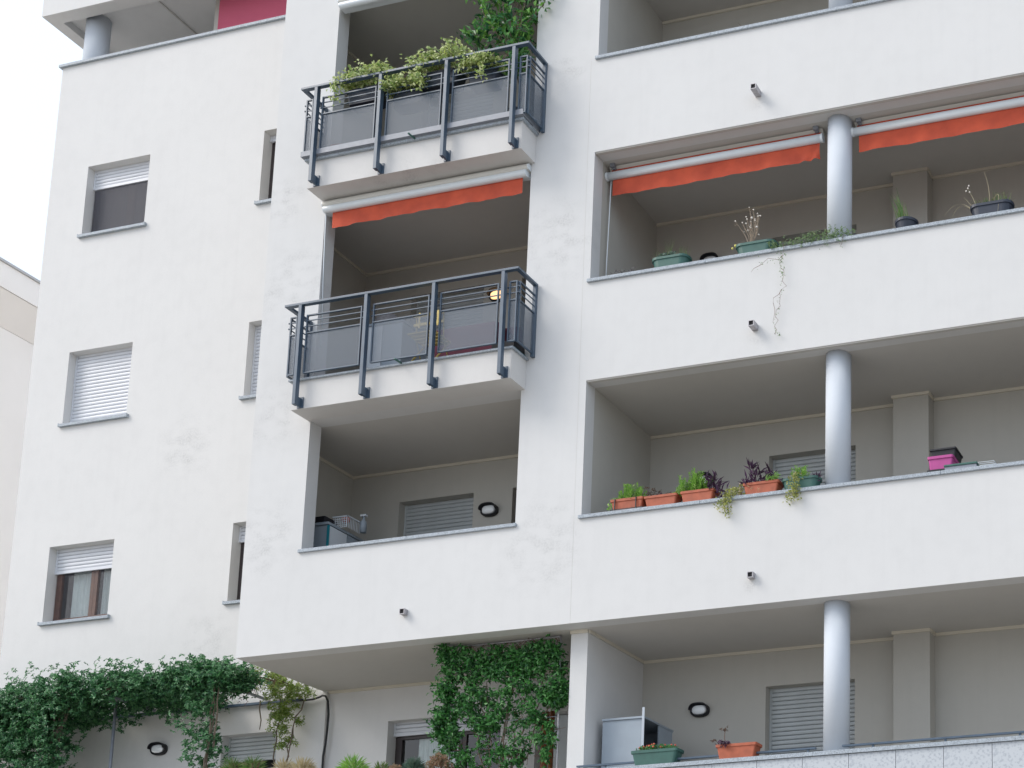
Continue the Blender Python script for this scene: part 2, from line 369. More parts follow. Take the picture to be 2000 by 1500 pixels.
# granite copings of the parapets
for k in range(3):
    z = zs + 3 * k
    for a, b in ((-.03, 1.52), (1.523, 4.40), (4.403, 7.0)):
        MB().box(a, b, -.03, .23, z, z + .042).build('coping', M['coping'], B, bevel=.004)
MB().box(-3.86, -2.33, -.03, .23, zs, zs + .042).build('coping', M['coping'], B, bevel=.004)
MB().box(-2.327, -.85, -.03, .23, zs, zs + .042).build('coping', M['coping'], B, bevel=.004)
MB().box(-10.12, -4.69, 1.515, 1.80, 10.31, 10.352).build('coping', M['coping'], B)
MB().box(-10.12, -9.84, 1.803, 9, 10.31, 10.352).build('coping', M['coping'], B)
# drip fillet under the lintels
for k in (1, 2, 3):
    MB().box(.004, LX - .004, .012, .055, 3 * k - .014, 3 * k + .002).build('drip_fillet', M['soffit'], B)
# ceiling trims
def trim(x0, x1, y0, y1, z): return MB().box(x0, x1, y0, y1, z - .036, z + .002).build('ceiling_trim', M['trim'], B)
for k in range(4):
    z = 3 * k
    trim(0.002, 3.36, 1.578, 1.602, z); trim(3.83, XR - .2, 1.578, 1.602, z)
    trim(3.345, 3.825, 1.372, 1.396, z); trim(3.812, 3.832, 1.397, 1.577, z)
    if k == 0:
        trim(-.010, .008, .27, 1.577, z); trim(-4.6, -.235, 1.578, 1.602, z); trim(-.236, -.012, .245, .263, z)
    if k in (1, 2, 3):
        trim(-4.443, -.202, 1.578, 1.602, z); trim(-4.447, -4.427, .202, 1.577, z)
# pilasters and round columns
for k in range(4):
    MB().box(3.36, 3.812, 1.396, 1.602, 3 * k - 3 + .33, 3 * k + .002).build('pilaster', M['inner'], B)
for k in range(4):
    zb = zs + 3 * (k - 1) + .042 if k else -1.755
    n = 40
    ring = lambda z: [(3.09 + .146 * math.cos(2 * math.pi * i / n), .262 + .146 * math.sin(2 * math.pi * i / n), z) for i in range(n)]
    z1 = 3 * k
    MB().loft([ring(zb), ring(z1 + .001)]).build('column', M['column'], B, smooth=False).data.polygons.foreach_set('use_smooth', [True] * n + [False, False])
# balcony slabs with granite lip
for k in (1, 2):
    z = 3 * k
    MB().box(-3.862, -.818, -.31, -.001, z, z + .365).build('balcony_slab', M['bsoffit'], B)
    MB().box(-3.90, -.785, -.345, -.002, z + .366, z + (.388 if k == 1 else .405)).build('balcony_edge_stone', M['coping'], B)
    MB().box(-3.83, -.87, -.001, .2, z + .366, z + .384).build('balcony_floor', M['coping'], B)
t = MB(); t.box(-3.93, -.765, -.385, -.372, 6.405, 6.475); t.box(-.778, -.765, -.371, -.002, 6.405, 6.475); t.box(-3.93, -3.917, -.371, -.002, 6.405, 6.475)
t.box(-3.925, -.77, -.371, -.347, 6.40, 6.412)
t.build('toe_board', M['zinc'], B)
# penthouse roof over the wing terrace
rf = MB(); x0, y0r = -10.468, 1.445
rf.box(x0, -4.672, y0r, y0r + .2, 11.2, 12.4); rf.box(x0, x0 + .2, y0r + .201, 9, 11.2, 12.4); rf.box(x0 + .2, -4.672, y0r + .201, 9, 11.32, 12.39)
rf.build('terrace_roof', M['wing'], B)
MB().box(-8.62, -8.60, 1.66, 8, 11.30, 11.321).build('roof_joint', M['soffit'], B)
n = 32
MB().loft([[(-9.82 + .17 * math.cos(2 * math.pi * i / n), 1.86 + .17 * math.sin(2 * math.pi * i / n), z) for i in range(n)] for z in (10.0, 11.33)]).build('column', M['column'], B, smooth=True)
MB().box(-7.76, -4.6, 1.97, 2.2, 10.0, 11.33).build('penthouse_wall', M['inner'], B)
part(MB().box(-7.62, -4.672, 1.90, 1.968, 10.0, 11.318).build('wall_panel', M['redwall'], B), 'raspberry red painted panel')
# vertical expansion joint on the facade
MB().box(-.0965, -.0935, -.0008, .01, .0, zs + 6).build('facade_joint', M['soffit'], B)
# pilaster joint strip
for k in range(4):
    MB().box(3.350, 3.358, 1.594, 1.601, 3 * k - 2.6, 3 * k - .04).build('corner_bead', M['trim'], B)

# square rain spouts
for x, z, ln in ((-2.30, .345, .07), (2.175, .33, .07), (2.165, 3.345, .13), (2.155, 6.36, .16)):
    s = MB(); a = .034; b = .027
    s.box(x - a, x + a, -ln, .01, z + b, z + a); s.box(x - a, x + a, -ln, .01, z - a, z - b); s.box(x - a, x - b, -ln, .01, z - b, z + b); s.box(x + b, x + a, -ln, .01, z - b, z + b)
    o = s.build('rain_spout', M['spout'], B); MB().box(x - b, x + b, -ln + .012, .01, z - b, z + b).build('spout_bore', M['dark'], o)

# ---------------------------------------------------------------- windows
slat_cache = {}
def shutter(x0, x1, zt, zb, y, m, lbl=None, vis=None):
    """roller shutter part with one mesh per slat; slats hang from zt down to zb"""
    P = .0552
    s = MB().box(x0 + .002, x0 + .03, y - .012, y + .03, vis if vis else zb, zt).box(x1 - .03, x1 - .002, y - .012, y + .03, vis if vis else zb, zt).box(x0 + .031, x1 - .031, y - .006, y + .02, zb, zb + .045)
    root = s.build('roller_shutter', m, B)
    if lbl: root['label'] = lbl
    key = (round(x1 - x0, 3), m.name)
    if key not in slat_cache:
        W = x1 - x0 - .062
        prof = [(.010, .0), (.003, .002), (-.004, .010), (-.007, .026), (-.005, .042), (.001, .050), (.010, .0515)]
        me = MB().xprism(prof, 0, W).build('slat', m, root); fixn(me); slat_cache[key] = me.data; bpy.data.objects.remove(me)
    z = zb + .047
    while z + P < zt + .05:
        o = bpy.data.objects.new('slat', slat_cache[key]); col.objects.link(o); o.parent = root; o.location = (x0 + .031, y, z); z += P
    return root
def window(x0, x1, z0, z1, y, fm, kind, lbl=None):
    """frame, sashes, panes and what hangs behind them"""
    f = MB(); t = .045
    f.box(x0, x1, y, y + .05, z1 - t, z1); f.box(x0, x1, y, y + .05, z0, z0 + t); f.box(x0, x0 + t, y, y + .05, z0 + t, z1 - t); f.box(x1 - t, x1, y, y + .05, z0 + t, z1 - t)
    root = f.build('window', fm, B)
    if lbl: root['label'] = lbl
    nW = 2 if x1 - x0 > .7 else 1
    w_ = (x1 - x0 - 2 * t) / nW
    if kind == 'curtain': MB().box(x0 + .02, x1 - .02, y - .03, y - .028, z0 + .02, z1 - .02).build('insect_net', M['netl'], root)
    for i in range(nW):
        w2 = w_ * ((1.22, .78)[i] if nW == 2 else 1); a = x0 + t + (0 if i == 0 else w_ * 1.22) + .002; b = a + w2 - .004; s = MB(); q = .055
        s.box(a, b, y - .012, y + .03, z1 - t - q, z1 - t - .002); s.box(a, b, y - .012, y + .03, z0 + t + .002, z0 + t + q); s.box(a, a + q, y - .012, y + .03, z0 + t + q, z1 - t - q); s.box(b - q, b, y - .012, y + .03, z0 + t + q, z1 - t - q)
        s.build('sash', fm, root)
        MB().add([(a + q, y + .01, z0 + t + q), (b - q, y + .01, z0 + t + q), (b - q, y + .01, z1 - t - q), (a + q, y + .01, z1 - t - q)], [(0, 1, 2, 3)]).build('pane', M['glassd'] if kind == 'net' else M['glass'], root)
    if kind in ('curtain', 'net', 'half'):
        rng = [(x0 + .22, x0 + .66), (x0 + .74, x1 - .22)] if kind == 'curtain' else ([(x0 + .1, x1 - .1)] if kind == 'net' else [(x0 + .3, x0 + .62)])
        for a, b in rng:
            c = MB(); N = 40
            vs = []
            for i in range(N + 1):
                xx = a + (b - a) * i / N; yy = y + .075 + .018 * math.sin(i * 1.35) + .008 * math.sin(i * .61)
                vs += [(xx, yy, z0 - .05), (xx, yy, z1)]
            c.add(vs, [(2 * i, 2 * i + 2, 2 * i + 3, 2 * i + 1) for i in range(N)]); c.build('curtain', M['curtain'], root, smooth=True)
    if kind == 'net':
        MB().box(x0 + .02, x1 - .02, y - .03, y - .027, z0 + .02, z1 - .02).build('insect_net', M['net'], root)
    r = MB(); X0, X1, Y0, Y1, Z0, Z1 = x0 - .3, x1 + .3, y + .052, y + 1.4, z0 - .6, z1 + .3
    r.add([(X0, Y0, Z0), (X1, Y0, Z0), (X1, Y1, Z0), (X0, Y1, Z0), (X0, Y0, Z1), (X1, Y0, Z1), (X1, Y1, Z1), (X0, Y1, Z1)], [(0, 1, 2, 3), (7, 6, 5, 4), (3, 2, 6, 7), (0, 3, 7, 4), (2, 1, 5, 6)])
    r.build('room', M['room'], root)
    return root
def sill(x0, x1, z, y):
    s = MB().box(x0, x1, y - .045, y + .15, z, z + .04).box(x0, x0 + .012, y - .045, y - .002, z + .04, z + .052).box(x1 - .012, x1, y - .045, y - .002, z + .04, z + .052)
    return s.build('window_sill', M['coping'], B)
WY = 1.5528
for k in range(3):
    z = 3 * k
    sill(-9.44, -8.235, 1.352 + z, WY); sill(-6.335, -5.70, 1.352 + z, WY)
    # big windows
    zt = 2.529 + z; zb = 1.395 + z
    shutter(-9.405, -8.286, zt, [2.16, zb, 8.215][k], WY + .13, M['shutterw'], ['lowered a third', 'fully closed', 'lowered a quarter'][k] + ' white roller shutter')
    if k == 0: shutter_gap = window(-9.405, -8.286, zb, zt - .02, WY + .17, M['wood'], 'curtain', 'wood framed window with pale curtains')
    if k == 2: window(-9.405, -8.286, zb, zt - .02, WY + .17, M['wood'], 'net', 'wood framed window behind a dark insect net')
    # narrow windows
    if k == 0: shutter(-6.297, -5.75, zt, 2.30, WY + .13, M['shutterw']); window(-6.297, -5.75, zb, zt - .02, WY + .17, M['dwood'], 'none')
    if k == 1: shutter(-6.297, -5.75, zt, zb, WY + .13, M['shutterw'], 'fully closed white roller shutter')
    if k == 2: shutter(-6.297, -5.75, zt, zt - .09, WY + .13, M['shutterw']); window(-6.297, -5.75, zb, zt - .03, WY + .17, M['dwood'], 'none')
shutter(-6.2, -5.33, -.49, -.84, WY + .13, M['shutter'], 'grey roller shutter nearly lowered behind the climbers')
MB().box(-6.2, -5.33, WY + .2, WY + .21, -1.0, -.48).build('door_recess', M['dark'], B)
# right loggias
for k in range(4):
    z = 3 * k
    shutter(1.645, 2.80, z - .47, z - 3 + (1.0 if k else 1.0), 1.73, M['shutter'], vis=z - 3 + .4)
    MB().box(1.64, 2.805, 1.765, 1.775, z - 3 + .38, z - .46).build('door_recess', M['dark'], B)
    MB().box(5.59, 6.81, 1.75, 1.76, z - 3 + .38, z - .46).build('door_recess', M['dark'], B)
# recessed balcony column
shutter(-3.698, -2.565, 2.55, 1.9, 1.73, M['shutter'], vis=1.4)
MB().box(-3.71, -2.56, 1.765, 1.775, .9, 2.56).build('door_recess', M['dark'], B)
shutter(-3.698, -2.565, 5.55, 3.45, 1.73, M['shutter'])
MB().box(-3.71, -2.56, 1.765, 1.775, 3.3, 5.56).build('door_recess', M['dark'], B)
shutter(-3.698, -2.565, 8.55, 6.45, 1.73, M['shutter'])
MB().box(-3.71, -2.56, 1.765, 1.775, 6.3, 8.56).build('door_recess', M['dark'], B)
for k in (1, 2, 3):
    MB().box(-1.99, -.99, 1.75, 1.76, 3 * k - 2.65, 3 * k - .44).build('door_recess', M['dwood'], B)
# garden floor door, partly raised shutter
shutter(-3.67, -2.0, -.48, -.66, 1.73, M['shutterw'], 'white roller shutter almost fully raised')
window(-3.67, -2.0, -2.6, -.6, 1.775, M['dwood'], 'half', 'dark framed garden door with a bright pane')
MB().box(-3.05, -2.62, 1.84, 1.845, -2.3, -.78).build('door_blind', M['curtain'], B)
MB().box(-1.5, -.9, 1.74, 1.75, -2.6, -.56).build('door_leaf', M['cabw'], B)

# ================================================================= RAILINGS
def railing(label):
    r = thing('balcony_railing', label, 'railing', 'slate blue railings of the two balconies')
    st = M['steel']
    MB().box(-3.95, -.69, -.44, -.385, 1.345, 1.375).box(-.745, -.69, -.384, -.012, 1.345, 1.375).box(-3.95, -3.895, -.384, -.002, 1.345, 1.375).build('handrail', st, r, bevel=.003)
    for x in (-3.745, -2.805, -1.862, -.918):
        p = MB().box(x, x + .046, -.44, -.378, .035, 1.344).build('post', st, r, bevel=.003)
        MB().box(x + .012, x + .034, -.377, -.325, .04, .16).box(x - .02, x + .066, -.324, -.311, .035, .175).build('bracket', st, p)
    def panel(ax, bx, axis='x', c=-.372):
        """flat frame, two thin bars and the perforated sheet; along X at y=c or along Y at x=c"""
        def bb(m_, a, b, z0, z1, t):
            if axis == 'x': m_.box(a, b, c - t, c + t, z0, z1)
            else: m_.box(c - t, c + t, a, b, z0, z1)
        f = MB(); zt, zm, zb, w_ = 1.232, .997, .455, .015
        bb(f, ax, bx, zt - w_, zt, .012); bb(f, ax, bx, zm - w_, zm, .012); bb(f, ax, bx, zb, zb + w_, .012)
        bb(f, ax, ax + w_, zb + w_, zt - w_, .0118); bb(f, bx - w_, bx, zb + w_, zt - w_, .0118)
        fo = f.build('panel_frame', st, r)
        for q in (1.155, 1.080):
            s = MB(); bb(s, ax - .03, bx + .03, q - .0055, q + .0055, .0055); s.build('bar', st, fo)
        s = MB(); bb(s, ax + w_, bx - w_, zb + w_, zm - w_, .002); s.build('perforated_sheet', M['mesh'], fo)
    for a, b in ((-3.665, -2.872), (-2.715, -1.93), (-1.78, -.985)): panel(a, b)
    panel(-.842, -.735); panel(-3.90, -3.80)
    panel(-.355, -.02, 'y', -.723); panel(-.355, -.02, 'y', -3.915)
    MB().box(-.74, -.70, -.05, -.004, .42, 1.344).build('wall_post', st, r)
    MB().box(-3.93, -3.89, -.05, -.004, .42, 1.344).build('wall_post', st, r)
    return r
ra = railing('lower balcony railing in slate blue steel, yellow chair visible behind it'); ra.location = (0, 0, 3.0 - .03)
rb = copy_tree(ra); rb.location = (0, 0, 6.0 - .03); rb['label'] = 'upper balcony railing in slate blue steel, draped with variegated plants'
# window-bar sized rails on the ground floor parapet
for a, b, lb in ((.03, 2.93, 'low dark rail on the ground floor parapet, left of the column'), (3.24, 8.0, 'low dark rail on the ground floor parapet, right of the column')):
    r = thing('parapet_rail', lb, 'rail', 'low rails on the ground floor parapet')
    MB().box(a, b, .04, .08, -1.705, -1.685).build('rail_bar', M['steel'], r)
    x = a + .35
    while x < b: MB().box(x - .012, x + .012, .05, .07, -1.754, -1.706).build('rail_foot', M['steel'], r); x += .82

# ================================================================= AWNINGS
def valance(x0, x1, y, zt, zb, seed, amp=.006, curl=0):
    rr_ = random.Random(seed); N = 90; K = 6; ph = [rr_.uniform(0, 6.3) for _ in range(5)]
    vs = []; fs = []
    for i in range(N + 1):
        u = i / N; x = x0 + (x1 - x0) * u
        dz = .005 * math.sin(9 * u + ph[0]) + .003 * math.sin(21 * u + ph[1])
        for j in range(K + 1):
            v = j / K
            dy = v * amp * (math.sin(34 * u + ph[2] + v) + .6 * math.sin(73 * u + ph[3] + 2 * v))
            dx = 0
            if curl and u > .86: dy += v * .03 * math.sin((u - .86) * 120 + 3 * v) * (u - .86) / .14; dz += .02 * (u - .86)
            vs.append((x + dx, y + dy, zt + (zb - zt) * v + dz * v))
    for i in range(N):
        for j in range(K):
            a = i * (K + 1) + j; fs.append((a, a + 1, a + K + 2, a + K + 1))
    return MB().add(vs, fs)
def rod(pts, r, name, m, parent): return MB().tube(pts, r, 8).build(name, m, parent, smooth=True)
def awning_open(x0, x1, label, seed, z=6.0, curl=0, vx=.08):
    r = thing('awning', label, 'awning', 'rolled up awnings with red valances'); 
    prof = lambda cy, cz, ry, rz, n=16: [(cy + ry * math.cos(2 * math.pi * i / n), cz + rz * math.sin(2 * math.pi * i / n)) for i in range(n)]
    fixn(MB().xprism([(.30, z - .012), (.335, z - .055), (.40, z - .055), (.43, z - .012)], x0 + .02, x1 - .02).build('housing', M['awnbeige'], r))
    MB().box(x0 + .05, x1 - .05, .318, .326, z - .10, z - .05).build('fabric_roll', M['fabric'], r)
    o = fixn(MB().xprism(prof(.285, z - .155, .045, .052), x0 + .03, x1 - .03).build('front_bar', M['awn'], r, smooth=True))
    for x, d in ((x0, .028), (x1 - .028, .028)):
        fixn(MB().xprism(prof(.285, z - .155, .048, .055), x, x + d).build('end_cap', M['awn'], r))
    for x in (x0 + .06, x1 - .12):
        MB().box(x, x + .06, .25, .29, z - .045, z - .001).box(x + .01, x + .05, .29, .33, z - .06, z - .002).build('bracket', M['zinc'], r)
    fixn(valance(x0 + vx, x1 - .05, .30, z - .20, z - .42, seed, curl=curl).build('valance', M['fabric'], r, smooth=True))
    return r
a1 = awning_open(.005, 2.87, 'rolled red awning between the wall and the column on the second floor', 3, curl=1)
rod([(.055, .31, 5.80), (.05, .30, 5.2), (.045, .29, 4.75), (.045, .285, 4.42)], .007, 'crank_rod', M['awn'], a1)
a2 = awning_open(3.235, 6.6, 'rolled red awning to the right of the column on the second floor', 8)
def awning_box(x0, x1, z, label, seed, red=True):
    r = thing('awning', label, 'awning', 'rolled up awnings with red valances')
    def arc(cy, cz, r_, a0, a1, n=8): return [(cy + r_ * math.cos(R(a0 + (a1 - a0) * i / n)), cz + r_ * math.sin(R(a0 + (a1 - a0) * i / n))) for i in range(n + 1)]
    top = [(.10, z - .01)] + arc(-.03, z - .055, .045, 90, 230) + [(.10, z - .09)]
    bar = [(.06, z - .088)] + arc(-.03, z - .125, .047, 120, 300) + [(.06, z - .165)]
    fixn(MB().xprism(top, x0, x1).build('housing', M['awnbeige'], r, smooth=False))
    fixn(MB().xprism(bar, x0 + .01, x1 - .02).build('front_bar', M['awn'], r, smooth=False))
    for x in (x0 - .012, x1):
        fixn(MB().xprism([(a * 1.0, b) for a, b in top], x, x + .012).build('end_cap', M['awn'], r))
    for x in (x0 + .03, x1 - .1): MB().box(x, x + .06, .0, .06, z - .03, z - .001).build('bracket', M['zinc'], r)
    if red: fixn(valance(x0 + .12, x1 - .09, -.01, z - .16, z - .375, seed, .009).build('valance', M['fabric'], r, smooth=True))
    return r
a3 = awning_box(-3.825, -.885, 5.99, 'rolled red awning under the upper balcony', 5)
rod([(-3.80, -.02, 5.83), (-3.80, -.01, 5.5), (-3.815, .03, 4.9), (-3.80, .05, 4.3)], .007, 'crank_rod', M['awn'], a3)
a4 = awning_box(-3.80, -.885, 8.92, 'white cassette awning at the top edge above the upper balcony', 6, red=False)

# ================================================================= WALL LAMPS
def ell(cx, cz, y, a, b, n=32):      # a rounded oval, squarer than an ellipse
    g_ = lambda v: math.copysign(abs(v) ** .78, v)
    return [(cx + a * g_(math.cos(2 * math.pi * i / n)), y, cz + b * g_(math.sin(2 * math.pi * i / n))) for i in range(n)]
def wall_lamp(x, z, label, lit=False, y=1.6):
    r = thing('wall_lamp', label, 'lamp', 'oval bulkhead lamps on the loggia walls')
    s = MB(); rings = [ell(x, z, y - .001, .122, .082), ell(x, z, y - .05, .122, .082), ell(x, z, y - .062, .112, .073), ell(x, z, y - .05, .100, .063), ell(x, z, y - .03, .100, .063)]
    fixn(s.loft(rings).build('housing', M['black'], r, smooth=True))
    d = MB().loft([ell(x, z, y - .045, .099, .062), ell(x, z, y - .064, .088, .053), ell(x, z, y - .074, .05, .028), ell(x, z, y - .078, .015, .008)])
    fixn(d.build('lens', M['lit'] if lit else M['lens'], r, smooth=True))
    h = MB(); n = 14
    g_ = lambda v: math.copysign(abs(v) ** .78, v)
    outer = [(x + .124 * g_(math.cos(math.pi * i / n)), z + .086 * g_(math.sin(math.pi * i / n))) for i in range(n + 1)]
    inner = [(x + .116 * g_(math.cos(math.pi * i / n)), z + .076 * g_(math.sin(math.pi * i / n))) for i in range(n + 1)]
    for i in range(n):
        a, b, c, dd = outer[i], outer[i + 1], inner[i + 1], inner[i]
        h.loft([[(a[0], yy, a[1]), (b[0], yy, b[1]), (c[0], yy, c[1]), (dd[0], yy, dd[1])] for yy in (y - .1, y - .05)])
    fixn(h.build('hood', M['black'], r))
    return r
wall_lamp(.785, -.705, 'oval dark rimmed lamp above the terracotta trough on the ground floor loggia')
wall_lamp(.785, 2.295, 'oval lamp half hidden behind the purple plants of the first floor loggia')
wall_lamp(.80, 5.32, 'oval dark lamp just above the parapet between the two green troughs')
wall_lamp(-2.30, 2.262, 'oval lamp to the right of the shuttered window under the lower balcony')
wall_lamp(-2.33, 5.33, 'lit oval lamp glowing behind the lower balcony railing', lit=True)
wall_lamp(-7.19, -.61, 'oval black lamp on the shaded wall beneath the climber', y=WY)

# ================================================================= NEIGHBOUR
N = thing('neighbour_building', 'pale overexposed building with a deep eave beyond the left edge', 'building')
X = -15.21
MB().box(X - 9, X - .42, 4.2, 22, -7.2, 9.05).build('wall', M['pale'], N)
MB().box(X - 9.3, X, 3.8, 22.4, 9.57, 10.04).build('roof', M['pale'], N)
e = MB(); e.add([(X - .42, 3.9, 9.06), (X - .02, 3.9, 9.56), (X - .02, 22, 9.56), (X - .42, 22, 9.06), (X - .6, 3.9, 9.06), (X - .6, 22, 9.06), (X - .6, 3.9, 9.568), (X - .6, 22, 9.568)], [(0, 1, 2, 3), (0, 3, 5, 4), (1, 6, 7, 2)])
e.build('eave_soffit', M['pale'], N)
MB().box(X - .1, X + .03, 3.8, 22.4, 10.045, 10.09).build('gutter', M['gutter'], N)
MB().box(X - .42, X - .25, 4.2, 5.2, 7.45, 7.52).build('string_course', M['gutter'], N)

# ================================================================= FOLIAGE TOOLS
def leaf(mb, p, d, up, L, W, fold=.25):
    """one creased leaf: base at p, pointing along d"""
    d = d.normalized(); s = d.cross(up)
    if s.length < 1e-3: s = d.cross(Vector((1, 0, 0)))
    s.normalize(); u = s.cross(d)
    k = len(mb.v); m_ = p + d * (L * .45)
    mb.v += [tuple(p), tuple(m_ + s * W * .5 + u * W * fold), tuple(p + d * L - u * L * .12), tuple(m_ - s * W * .5 + u * W * fold), tuple(m_ - u * L * .02)]
    mb.f += [(k, k + 1, k + 4), (k + 1, k + 2, k + 4), (k + 2, k + 3, k + 4), (k + 3, k, k + 4)]
def rv(r, s=1): return Vector((r.gauss(0, s), r.gauss(0, s), r.gauss(0, s)))
def rosette(mb, p, r, L, W, n=5, droop=.3):
    ax = (Vector((r.gauss(0, .5), -0.7 + r.gauss(0, .5), .6 + r.gauss(0, .5)))).normalized()
    a = ax.cross(Vector((.3, .2, 1))).normalized(); b = ax.cross(a)
    t0 = r.uniform(0, 6.3)
    for i in range(n):
        t = t0 + 2 * math.pi * i / n + r.uniform(-.2, .2)
        leaf(mb, p, (a * math.cos(t) + b * math.sin(t)) + ax * r.uniform(-droop, .25), ax, L * r.uniform(.7, 1.15), W * r.uniform(.8, 1.1))
def clumped(r, boxes, per, n, rad, fn, clump=None):
    """boxes: (x0,x1,y0,y1,z0,z1,weight)"""
    tot = sum(b[6] for b in boxes)
    for b in boxes:
        for _ in range(int(n * b[6] / tot)):
            c = Vector((r.uniform(b[0], b[1]), r.uniform(b[2], b[3]), r.uniform(b[4], b[5])))
            rd = rad * r.uniform(.5, 1.3)
            for _ in range(per): fn(c + rv(r, rd * .5))
def foliage(parent, m, name='foliage'):
    class FM(MB): pass
    f = FM(); f.done = lambda: MB.build(f, name, m, parent, kind='stuff'); return f
def stems(parent, r, segs, rad, m, name='stem'):
    s = MB()
    for a, b in segs:
        a, b = Vector(a), Vector(b); pts = [a]; n = max(3, int((b - a).length / .12))
        for i in range(1, n): pts.append(a.lerp(b, i / n) + rv(r, .015))
        pts.append(b); s.tube(pts, [rad * (1 - .5 * i / (len(pts) - 1)) for i in range(len(pts))], 5)
    return s.build(name, m, parent, kind='stuff' if len(segs) > 1 else None)

# ---- climber over the pergola (left)
r = random.Random(11)
PG = thing('pergola', 'slim metal pergola frame carrying the dark climber at the lower left', 'pergola')
pm = M['zinc']
MB().box(-10.2, -4.95, 1.50, 1.545, -.115, -.085).build('wall_batten', M['steel'], PG)
MB().box(-10.4, -5.45, .98, 1.01, -.06, -.03).build('beam', pm, PG)
for x in (-10, -9.1, -8.2, -7.3, -6.4, -5.5): MB().box(x, x + .03, .531, 1.499, -.08, -.05).build('rafter', pm, PG)
for x, y in ((-7.43, 1.0), (-9.4, .5)): MB().tube([(x, y, -2.9), (x, y, -.06)], .02, 10).build('post', pm, PG, smooth=True)
C1 = thing('climbing_plant', 'dense dark green climber spreading along the pergola at the lower left', 'plant')
f = foliage(C1, M['l_hedge'])
def topz(x): return (.10 if x < -6.1 else .02) + .06 * math.sin(x * 2.1) + .04 * math.sin(x * 5.3 + 1)
boxes = []
x = -10.3
while x < -5.25:
    t = topz(x) + (.08 if -8 < x < -6.5 else 0)
    left = x < -7.7
    boxes.append((x, x + .35, .35, 1.45 if x < -6.3 else .85, -.12 if not left else -.25, t, 1.5))
    if x < -8.1: boxes.append((x, x + .35, .35, .95, -.75, .1, 1.1)); boxes.append((x, x + .35, .3, .8, -1.3, -.6, .35))
    elif x < -7.9: boxes.append((x, x + .3, .4, .9, -.5, .1, .5))
    x += .35
boxes.append((-8.9, -7.75, .35, .7, -1.4, -.85, 1.3))
boxes += [(-5.75, -5.40, .35, .75, -.45, .15, .45), (-5.80, -5.40, .35, .7, -.75, -.35, .33), (-5.75, -5.38, .35, .7, -1.25, -.75, .45), (-5.60, -5.32, .4, .8, -.02, .16, .2)]
clumped(r, boxes, 13, 1500, .14, lambda p: rosette(f, p, r, .050, .027))
# loose shoots at the upper outline
for _ in range(90):
    x = r.uniform(-10.2, -5.3); b = Vector((x, r.uniform(.3, 1.2), topz(x) + r.uniform(.0, .1)))
    for i in range(4): rosette(f, b + Vector((r.gauss(0, .03), r.gauss(0, .03), i * .035)), r, .042, .022)
f.done()
segs = [((-5.45, .5, -1.6), (-5.42, .5, .2)), ((-5.47, .52, -1.6), (-5.38, .5, .2)), ((-5.40, .55, -1.0), (-5.3, .45, -.1))]
segs += [((-8.0 + r.uniform(-.3, .2), .6, -1.6), (-7.9 + r.uniform(-.2, .2), .7, -.2)) for _ in range(8)]
segs += [((r.uniform(-10, -5.4), .5, -.05), (r.uniform(-10, -5.4), 1.3, .1)) for _ in range(20)]
stems(C1, r, segs, .014, M['bark'])
# ---- yellow-green climber near the corner
C2 = thing('climbing_plant', 'sparse yellow green climber hanging from the wire beside the black cable', 'plant')
f = foliage(C2, M['l_aur'])
clumped(r, [(-5.45, -4.80, .9, 1.4, .0, .17, 1.5), (-5.15, -4.72, 1.1, 1.45, -.13, .05, .9), (-5.15, -4.85, 1.1, 1.4, -.55, -.1, 1.25), (-5.1, -4.92, 1.15, 1.4, -.8, -.5, .5)], 9, 82, .09, lambda p: rosette(f, p, r, .050, .020, 5))
f.done()
stems(C2, r, [((-5.0, 1.3, -1.3), (-4.85, 1.3, -.4)), ((-4.85, 1.3, -.4), (-4.72, 1.35, -.1)), ((-4.98, 1.3, -1.3), (-4.84, 1.28, -.45)), ((-5.15, 1.3, -1.3), (-5.05, 1.25, -.1)), ((-5.5, .6, .18), (-4.9, 1.2, .0)), ((-5.5, .6, .22), (-4.8, 1.3, -.02)), ((-5.5, 1.4, -.1), (-5.48, 1.4, -.5))], .011, M['bark'])
sp_ = []
for _ in range(75):
    a = Vector((r.uniform(-6.0, -4.8), r.uniform(.8, 1.45), r.uniform(-.15, .12))); sp_.append((a, a + Vector((r.gauss(0, .18), 0, r.gauss(0, .10)))))
stems(C2, r, sp_, .0035, M['twig'], 'twigs')
# ---- trellis with climber
TR = thing('trellis', 'thin steel trellis rods hung from the ceiling of the garden floor', 'trellis')
for a, b in (((-1.86, .35, -.02), (-.42, .35, -.02)), ((-.42, .35, 0), (-.40, .35, -2.9)), ((-1.86, .35, 0), (-1.84, .35, -2.9))):
    MB().tube([a, b], .011, 8).build('rod', M['spout'], TR, smooth=True)
for i in range(6): MB().tube([(-1.86, .355, -.35 - i * .32), (-.41, .355, -.35 - i * .32)], .004, 6).build('wire', M['zinc'], TR, smooth=True)
C3 = thing('climbing_plant', 'bright green climber filling the trellis beside the square pier', 'plant')
f = foliage(C3, M['l_trel'])
def trel(p):
    leafs = 4
    for _ in range(leafs): leaf(f, p + rv(r, .018), rv(r) + Vector((0, -.4, -.3)), Vector((0, -1, .6)) + rv(r, .3), r.uniform(.045, .075), r.uniform(.024, .036))
clumped(r, [(-1.88, -.42, .26, .42, -.42, -.10, 1.6), (-1.9, -.42, .25, .44, -1.1, -.40, 1.6), (-1.9, -.40, .25, .44, -1.8, -1.05, 1.15), (-1.99, -1.84, .25, .4, -1.2, -.04, .62), (-.5, -.34, .25, .42, -.9, -.35, .30), (-2.02, -1.80, .25, .42, -1.3, -.8, .3), (-.42, -.24, .27, .4, -.85, -.6, .14)], 8, 400, .075, trel)
f.done()
